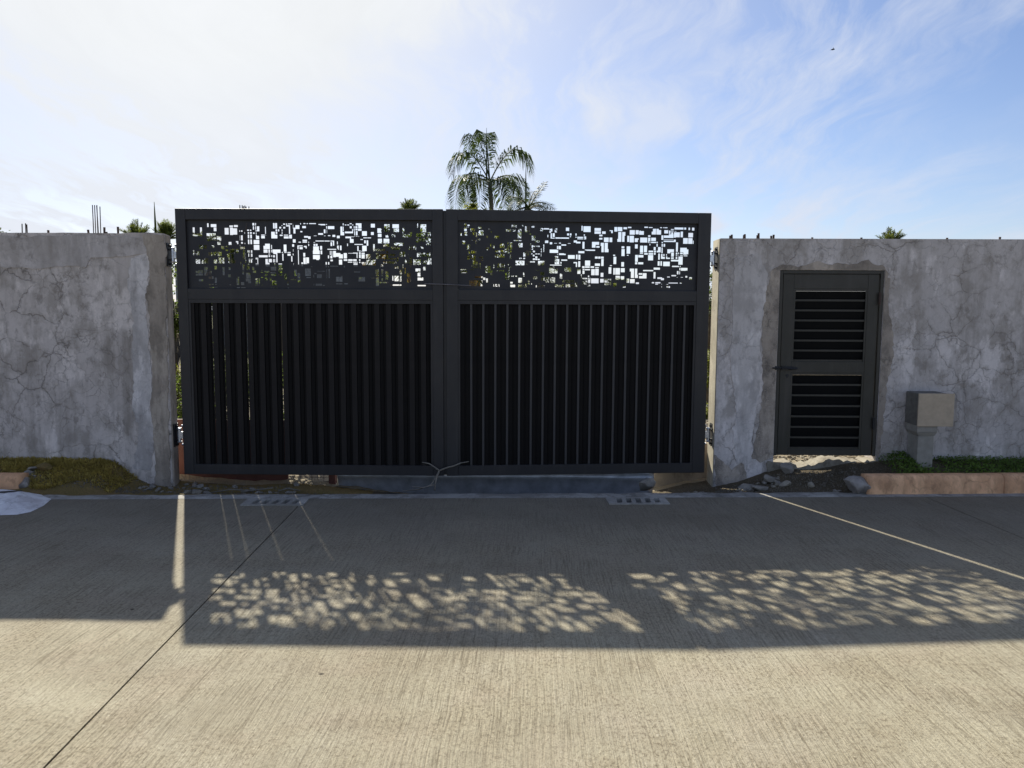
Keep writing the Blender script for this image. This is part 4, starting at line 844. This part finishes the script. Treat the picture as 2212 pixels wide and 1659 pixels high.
for k in range(4200):
    if k % 3: x, y = rnd.uniform(2.3, 4.4), rnd.uniform(.55, 3.2)
    else: x, y = rnd.uniform(-3.6, 2.2), rnd.uniform(.7, 3.5)
    r = rnd.uniform(.010, .034)*(1 if k % 9 else 1.7) if k % 3 else rnd.uniform(.012, .06); c = Vector((x, y, yard_z(x, y)+r*.2)); a = rnd.uniform(0, 6); h = r*rnd.uniform(.4, .9)
    ring = [c+Vector((cos(a+j*1.57)*r*rnd.uniform(.7, 1.2), sin(a+j*1.57)*r*rnd.uniform(.7, 1.2), -r*.3)) for j in range(4)]
    up = [c+(v-c)*.6+Vector((0, 0, h)) for v in ring]
    mb.add(ring+up, [(0, 1, 5, 4), (1, 2, 6, 5), (2, 3, 7, 6), (3, 0, 4, 7), (4, 5, 6, 7)])
tag(mb.build('yard_rubble', M['rubble_tan']), 'sunlit broken rubble lying on the yard behind the wall', 'rubble', kind='stuff')

# forked twig hooked over the foot of the gate, tie wire across the leaves
def px3(l, Y): return [at(x, y, Y) for x, y in l]
tgp = MB()
fork = at(1757, 1882/1.85172, .02)
Q = lambda a, b: ((1300+a*.7233)/1.85172, (1750+b*.7233)/1.85172)
tgp.tube(px3([Q(632, 183), Q(612, 168), Q(577, 145), Q(560, 141), Q(537, 137)], .0), [.0085, .008, .007, .006, .004], 7)
tgp.tube(px3([Q(632, 183), Q(680, 165), Q(712, 158), Q(750, 141), Q(797, 133)], .0), [.0085, .008, .008, .006, .004], 7)
a = px3([Q(632, 183), Q(620, 215)], .0) + px3([Q(612, 240)], -.03) + px3([Q(606, 292)], -.08)
tgp.tube(a, [.009, .010, .010, .011], 7)
tgp.tube(px3([Q(632, 180), Q(610, 222)], .012) + px3([Q(588, 262), Q(520, 286), Q(430, 297)], -.10), [.005, .006, .008, .007, .004], 6)
tgp.tube(px3([Q(604, 262), Q(545, 278), Q(480, 272)], -.12), [.007, .007, .004], 6)
tag(tgp.build('forked_twig', M['twig'], None, True), 'dry forked twig leaning against the foot of the gate where the leaves meet', 'twig')
wpts = px3([(917, 613), (960, 614.2), (1016, 617)], .035)
tag(MB().tube(wpts, .004, 6).tube([wpts[0]+Vector((0, .01, -.0)), wpts[0]+Vector((0, .06, 0))], .004, 6).tube([wpts[-1], wpts[-1]+Vector((0, .06, 0))], .004, 6).build('tie_wire', M['wire']), 'thin grey wire tying the two gate leaves together', 'wire')
mb = MB()
for pts in ([(455, 1058), (500, 1052), (548, 1047)], [(600, 1050), (622, 1046), (648, 1052)], [(520, 1060), (590, 1049)]):
    mb.tube([gz(x, y, -.18+.05*i)+Vector((0, 0, .02+.03*(i == 1))) for i, (x, y) in enumerate(pts)], .006, 5)
tag(mb.build('dry_sticks', M['twig'], None, True), 'thin dry sticks lying on the debris under the left gate leaf', 'sticks', kind='stuff')

# ------------------------------------------------------------------ verge plants
def tri_leaf(mb, c, d, up, L, wd):
    s = d.cross(up)
    if s.length < 1e-3: s = Vector((1, 0, 0))
    s = s.normalized()*wd
    mid = c + d*L*.5 + up*L*.10
    mb.add([c, mid+s, c+d*L, mid-s], [(0, 1, 2, 3)])
mb = MB()
for k in range(9500):
    x = rnd.uniform(3.70, 6.6) if rnd.random() > .12 else rnd.uniform(3.62, 4.0)
    kb = kerb_y(x)+.15; y = rnd.uniform(kb, YR-.005); zb = verge_z(x, y)
    hump = .05*math.exp(-((x-3.83)/.10)**2)
    zk = .15 + (.075+hump)*sm((y-kb)/(YR-kb)); z = max(zb, zk) + rnd.uniform(-.03, .022)
    if 3.93 < x < 4.2 and -.10 < y < .20 and rnd.random() < .8: continue
    if x < 3.78 and rnd.random() < .45: continue
    d = Vector((rnd.uniform(-1, 1), rnd.uniform(-1.3, .7), rnd.uniform(-.1, .8))).normalized(); up = Vector((rnd.uniform(-.4, .4), rnd.uniform(-.7, .2), 1)).normalized()
    tri_leaf(mb, Vector((x, y, z)), d, up, rnd.uniform(.016, .036), rnd.uniform(.006, .010))
tag(mb.build('ground_cover', M['grass'], fix=False), 'dense low green ground cover between the right kerb and the wall', 'ground cover', kind='stuff')
mb = MB()
for k in range(300): pass
o = heightfield(3.66, 7, 70, lambda x: kerb_y(x)+.14, lambda x: YR-.004, 10, lambda x, y: max(verge_z(x, y), .135 + .07*sm((y-kerb_y(x)-.15)/(.5)) - .16*sm((3.80-x)/.14))).build('planting_soil', M['soil'], None, True, fix=False); tag(o, kind='structure')
mb = MB()
for k in range(26000):
    x = rnd.uniform(-6.4, -3.86); e = -.50+.047*x; y = rnd.uniform(e+.14, -.005)
    cover = mnoise.noise(Vector((x*2.6, y*4, 1)))
    s_ = (y-e)/(0-e)
    if s_ < .30 + .25*mnoise.noise(Vector((x*3, 1, 9))) or cover < -.2 and rnd.random() < .6: continue
    d = Vector((rnd.uniform(-1, 1), rnd.uniform(-1.2, .5), rnd.uniform(.25, 1.0))).normalized(); up = Vector((0, 0, 1))
    tri_leaf(mb, Vector((x, y, verge_z(x, y)-.004)), d, up, rnd.uniform(.018, .046), rnd.uniform(.003, .006))
tag(mb.build('mossy_grass', M['dry_grass'], fix=False), 'short brownish mossy grass on the bank under the left wall', 'grass', kind='stuff')

# ------------------------------------------------------------------ palms and trees beyond the wall
def bez(a, b, c, t): return a*(1-t)**2 + b*(2*t*(1-t)) + c*t**2
def frond_mesh(a, b, c, n, L, hang, rnd, r0=.03, mtl=None, start=.12, wl=.028):
    mb = MB(); N = 9
    mb.tube([bez(a, b, c, i/N) for i in range(N+1)], [r0*(1-.85*i/N) for i in range(N+1)], 4)
    for i in range(n):
        t = start + (1-start)*(i+.5)/n; p = bez(a, b, c, t); tg = (bez(a, b, c, min(1, t+.02)) - bez(a, b, c, t-.02)).normalized()
        side = tg.cross(Vector((0, 0, 1)))
        if side.length < .05: side = Vector((1, 0, 0))
        side.normalize(); nrm = side.cross(tg).normalized()
        Lt = L*(.55+.45*math.sin(pi*min(1, .18+t*.8)))*(1 if t < .85 else .75)
        for s in (-1, 1):
            d = (side*s*rnd.uniform(.55, 1.0) + tg*rnd.uniform(.35, .6) + nrm*rnd.uniform(-.1, .35)).normalized()
            q1 = p + d*Lt*.45 + Vector((0, 0, -hang*.16*Lt)); q2 = p + d*Lt*(.95-.35*hang) + Vector((0, 0, -hang*.75*Lt*rnd.uniform(.8, 1.1)))
            wv = tg*wl*rnd.uniform(.7, 1.2)
            mb.add([p-wv*.3, q1-wv, q2, q1+wv], [(0, 1, 2, 3)])
    me = mb.mesh('frond', fix=False); me.materials.append(mtl); return me
def palm(label, base, crown, fronds, mtl, trunk_r=.085, n=36, L=.6, hang=.6, seed=1, dry=(), spear=None, group='palms beyond the wall', wl=.03, gz0=None):
    rnd = random.Random(seed)
    pm = tag(empty('palm_tree', base), label, 'palm tree', group)
    mb = MB(); N = 12; b = Vector(base); c = Vector(crown)
    mb.tube([b + (c-b)*(i/N) + Vector((.05*sin(i*.8), 0, 0)) for i in range(N+1)], [trunk_r*(1.25-.45*i/N)*(1+.05*(i % 2)) for i in range(N+1)], 9)
    local(mb.build('trunk', M['trunk'], pm, True, fix=False), pm)
    for k, (q, tip) in enumerate(fronds):
        me = frond_mesh(c + Vector((0, 0, rnd.uniform(-.1, .1))), Vector(q), Vector(tip), n, L, hang, rnd, mtl=M['palm_dry'] if k in dry else mtl, wl=wl)
        local(share(me, 'frond', pm), pm)
    if spear: sb = Vector((Vector(spear).x*.97+c.x*.03, c.y, c.z)); local(MB().tube([sb, sb+(Vector(spear)-sb)*.5, Vector(spear)], [.035, .026, .006], 5).build('spear_leaf', mtl, pm), pm)
    return pm
def wild_fronds(c, n, R, seed, elo=-.2, ehi=1.3, drop=.5):
    rnd = random.Random(seed); out = []
    for k in range(n):
        az = 2*pi*k/n + rnd.uniform(-.3, .3); el = rnd.uniform(elo, ehi); d = Vector((cos(az)*cos(el), sin(az)*cos(el), sin(el)))
        Rk = R*rnd.uniform(.8, 1.1)
        out.append((Vector(c)+d*Rk*.6, Vector(c)+d*Rk+Vector((0, 0, -drop*Rk*cos(el)))))
    return out
# tall palm over the middle of the gate
Yt = 22.0
cr = at(1058, 392, Yt)
def F(q, t, dy0=0.0, dy1=0.0): return (at(*q, Yt+dy0), at(*t, Yt+dy1))
fr = [F((1000, 270), (975, 378), -.8, -1.0), F((1030, 235), (1010, 325), .8, 1.2), F((1120, 262), (1147, 372), -.4, -.6), F((1048, 250), (1046, 300), 0, .3),
      F((985, 340), (984, 452), -.9, -1.4), F((1000, 358), (1012, 440), .6, .9), F((1120, 348), (1133, 432), .8, 1.2), F((1110, 362), (1112, 452), -.8, -1.3),
      F((1030, 360), (1036, 448), -1.6, -2.0), F((1080, 368), (1090, 450), 1.4, 1.9)]
palm('tall feathery palm rising above the middle of the gate', (at(1064, 640, Yt).x, Yt, .2), cr, fr, M['palm'], .095, 62, 1.0, .8, 3, spear=at(1051, 276, Yt), wl=.024)
Y2 = 17.0; c2 = at(1140, 452, Y2)
def F2(q, t, dy0=0.0, dy1=0.0): return (at(*q, Y2+dy0), at(*t, Y2+dy1))
fr = [F2((1158, 420), (1177, 394), 0, .3), F2((1168, 425), (1198, 452), .3, .6), F2((1115, 415), (1096, 432), .5, .8), F2((1125, 410), (1108, 455), -.6, -1), F2((1165, 432), (1180, 462), -.5, -1), F2((1150, 405), (1160, 415), .8, 1.5)] + wild_fronds(c2, 7, 1.2, 9, -.5, .5, .7)
palm('feathery palm half hidden right of the tall palm', (c2.x, Y2, .2), c2, fr, M['palm'], .09, 46, .42, .3, 4, spear=at(1136, 358, Y2), wl=.012)
def tuft(label, px, py, Y, R, seed, n=15, mtl=None, spear=None, base_z=.2, elo=-.2, ehi=1.4, drop=.35, L=.3, dry=()):
    c = at(px, py, Y)
    return palm(label, (c.x, Y, base_z), c, wild_fronds(c, n, R, seed, elo, ehi, drop), mtl or M['palm_lit'], .08, 34, L, .05 if drop < .3 else .2, seed, spear=spear, wl=.006*(Y/12) if drop < .3 else .0085*(Y/12), dry=dry)
tuft('bushy palm crown peeking over the left wall, widest of the crowns there', 295, 520, 14, .56, 11, 30, L=.20, drop=.2, elo=.25, ehi=1.5)
tuft('bushy palm crown with a tall spear leaf beside the left end of the gate', 360, 518, 13, .50, 12, 24, spear=at(333, 436, 13), L=.20, drop=.2, elo=.25, ehi=1.5)
tuft('small palm crown showing above the left gate leaf, left of the tall palm', 886, 462, 18, .5, 13, 24, spear=at(876, 428, 18), L=.18, drop=.2, elo=.2, ehi=1.5)
tuft('small palm crown peeking over the right wall above the louvred door', 1925, 532, 16, .62, 14, 24, spear=at(1919, 489, 16), L=.20, drop=.25, elo=.2, ehi=1.5)
# palms seen only through the cut screens
tuft('drooping palm behind the far left of the left cut screen', 445, 520, 9.5, .55, 21, 15, drop=.8, elo=-.6, ehi=.9)
tuft('second drooping palm behind the left cut screen', 500, 545, 11, .62, 22, 15, drop=.9, elo=-.6, ehi=.8)
tuft('yellowing palm behind the right end of the left cut screen', 838, 540, 10, .62, 23, 18, M['palm_lit'], drop=.9, elo=-.7, ehi=1.0, dry=(2, 5, 9, 12))
tuft('palm with dry orange fronds behind the left side of the right cut screen', 1015, 590, 8.5, .62, 24, 16, M['palm_lit'], drop=.9, elo=-.5, ehi=1.0, dry=(1, 3, 6, 11))
tuft('light green palm behind the middle of the right cut screen', 1165, 585, 10, .62, 25, 18, M['palm_lit'], drop=.7, elo=-.5, ehi=1.1)
tuft('low light green palm behind the middle right of the right cut screen', 1235, 600, 12, .60, 26, 16, M['palm_lit'], drop=.7, elo=-.5, ehi=1.1)
tuft('low palm behind the right half of the right cut screen', 1330, 628, 11, .5, 27, 14, M['palm_lit'], drop=.7, elo=-.3, ehi=1.1)

def tree(name, label, cat, px, py, Y, R, H, seed, mtl, n=2600, group='trees and shrubs beyond the wall', size=.075, trunk=.07, base=.15, clump=26):
    rnd = random.Random(seed); c = at(px, py, Y)
    tr = tag(empty(name, (c.x, Y, base)), label, cat, group)
    mb = MB(); top = Vector((c.x, Y, c.z)); bz = Vector((c.x, Y, base))
    if c.z - base > .5:
        mb.tube([bz, bz+(top-bz)*.5+Vector((.05, 0, 0)), top], [trunk*1.2, trunk*.9, trunk*.4], 7)
    else: mb.tube([bz, top], [trunk, trunk*.5], 6)
    cl = []
    for k in range(clump):
        while True:
            v = Vector((rnd.uniform(-1, 1), rnd.uniform(-1, 1), rnd.uniform(-1, 1)))
            if .25 < v.length < 1: break
        q = top + Vector((v.x*R, v.y*R, v.z*H)); cl.append((q, rnd.uniform(.16, .38)*min(R, H)))
        if k % 3 == 0: mb.tube([bz+(top-bz)*rnd.uniform(.4, .9), (top+q)*.5+Vector((0, 0, .05)), q], [trunk*.4, trunk*.25, trunk*.1], 5)
    local(mb.build('trunk', M['bark'], tr, True, fix=False), tr)
    mb = MB()
    for k in range(n):
        q, r = cl[k % clump]; v = Vector((rnd.gauss(0, 1), rnd.gauss(0, 1), rnd.gauss(0, 1)))*r*.6
        d = Vector((rnd.uniform(-1, 1), rnd.uniform(-1, 1), rnd.uniform(-.9, .4))).normalized(); up = Vector((rnd.uniform(-.6, .6), rnd.uniform(-.6, .6), 1)).normalized()
        L = size*rnd.uniform(.7, 1.4); tri_leaf(mb, q+v, d, up, L, L*.27)
    local(mb.build('crown', mtl, tr, fix=False), tr); return tr
tree('leafy_tree', 'broad leafy tree behind the right end of the left cut screen', 'tree', 880, 520, 13, 1.0, .62, 41, M['leaf'], 3200)
tree('leafy_tree', 'yellow green leafy tree behind the left end of the right cut screen', 'tree', 1030, 520, 10, .72, .62, 42, M['leaf_y'], 2300)
tree('leafy_tree', 'dark leafy tree behind the tall palm, seen through the right cut screen', 'tree', 1085, 545, 15, 1.05, .85, 43, M['leaf'], 2600)
tree('leafy_tree', 'leafy tree top at the foot of the tall palm, just above the gate', 'tree', 1026, 462, 19, .45, .35, 44, M['leaf_y'], 900, size=.11)
tree('shrub', 'low yellow green shrub behind the far right of the right cut screen', 'shrub', 1440, 640, 12, 1.1, .36, 45, M['leaf_y'], 2600)
tree('shrub', 'tall shrub showing in the gap between the gate and the right wall', 'shrub', 1535, 650, 9, .55, .60, 46, M['leaf'], 2600, size=.06)
tree('shrub', 'bright low shrub at the bottom of the gap beside the right gate leaf', 'shrub', 1528, 815, 5.2, .38, .42, 47, M['leaf_y'], 2600, size=.05)
tree('shrub', 'leafy weed low in the gap beside the right gate leaf', 'shrub', 1522, 905, 3.6, .28, .20, 50, M['leaf_y'], 1200, size=.045)
tree('shrub', 'bright shrub showing in the gap between the left wall and the gate', 'shrub', 376, 850, 3.4, .34, .45, 48, M['leaf_y'], 2600, size=.045)
tree('leafy_tree', 'dark tree top at the far left above the wall', 'tree', -8, 512, 20, .75, .35, 49, M['leaf'], 1500, size=.12)
tree('shrub', 'added dark shrub dimming the slits at the left end of the left gate leaf', 'shrub', 470, 848, 1.7, .55, .60, 52, M['leaf'], 5200, size=.05)  # added behind the slits to dim the bright yard seen through them
tree('shrub', 'added dark shrub dimming the slits at the middle of the left gate leaf', 'shrub', 640, 850, 1.9, .52, .58, 53, M['leaf'], 4800, size=.05)  # second shrub added to dim what shows through the slits
tree('leafy_tree', 'dark leafy bush in the upper gap between the left wall and the gate', 'tree', 372, 650, 5.0, .55, .75, 54, M['leaf'], 5200, size=.06)
tree('shrub', 'olive shrub far behind the left gate leaf', 'shrub', 600, 610, 9, .5, .3, 51, M['leaf'], 900)

# ------------------------------------------------------------------ unfinished house far behind, its bare columns, bird
Yh = 24.0
hs = tag(empty('unfinished_house', (at(600, 640, Yh).x, Yh, .3)), 'low unfinished grey block house seen through the left cut screen', 'house')
xa, xb = at(380, 600, Yh).x, at(812, 600, Yh).x; zt = at(600, 571, Yh).z
xs = sorted([xa, xb] + [xa+(xb-xa)*t for t in (.12, .22, .40, .52, .70, .80)]); zs = [-.2, .9, 2.05, zt]
local(sheet(xs, zs, lambda i, k: not (k == 1 and i in (1, 3, 5)), lambda a, b, t: (a, t, b), Yh, Yh+.2).build('wall', M['block'], hs), hs)
local(MB().box(xa, xb, Yh+3.8, Yh+4.0, -.2, zt-.02).build('rear_wall', M['block'], hs), hs)
for t in (0, .33, .66, .985): local(MB().box(xa+(xb-xa)*t, xa+(xb-xa)*t+.22, Yh-.06, Yh-.003, -.2, zt+.05).build('column', M['block'], hs), hs)
def bare_column(label, px, y_top, y_conc, Y, n, spread, lab2=None):
    p = at(px, y_conc, Y); q = at(px, y_top, Y)
    c = tag(empty('bare_column', (p.x, Y, 0)), label, 'column', 'unfinished columns beyond the wall')
    local(MB().box(p.x-.15, p.x+.15, Y-.15, Y+.15, -.2, p.z).build('shaft', M['block'], c), c)
    rr = random.Random(int(px))
    for i in range(n):
        x = p.x + spread*((i/(n-1))-.5) if n > 1 else p.x
        local(MB().tube([(x, Y+(.1 if i % 2 else -.1), p.z-.1), (x+rr.uniform(-.02, .02), Y+(.1 if i % 2 else -.1), q.z+rr.uniform(-.04, .0))], .013*Y/14, 5).build('rebar', M['rebar'], c), c)
bare_column('unfinished column with five tall bare rebars above the left wall', 211.5, 443, 516, 14, 5, .115)
bare_column('farther unfinished column with three short rebars near the left edge', 56, 483, 516, 22, 3, .145)
bare_column('row of rebar tips just above the top edge of the left gate leaf', 531, 443, 580, 20, 6, .26)
mb = MB(); Y = 40; b0 = at(1799, 107, Y)
mb.tube([b0+Vector((-.10, 0, -.02)), b0+Vector((-.02, 0, 0)), b0+Vector((.07, 0, .02)), b0+Vector((.12, 0, .015))], [.01, .045, .04, .01], 6)
for s in (-1, 1): mb.add([b0+Vector((.03, 0, .02)), b0+Vector((-.02, s*.14, .07)), b0+Vector((-.06, s*.30, .05)), b0+Vector((-.03, s*.02, .01))], [(0, 1, 2, 3)])
tag(mb.build('bird', M['bird']), 'tiny dark bird flying high on the right of the sky', 'bird')
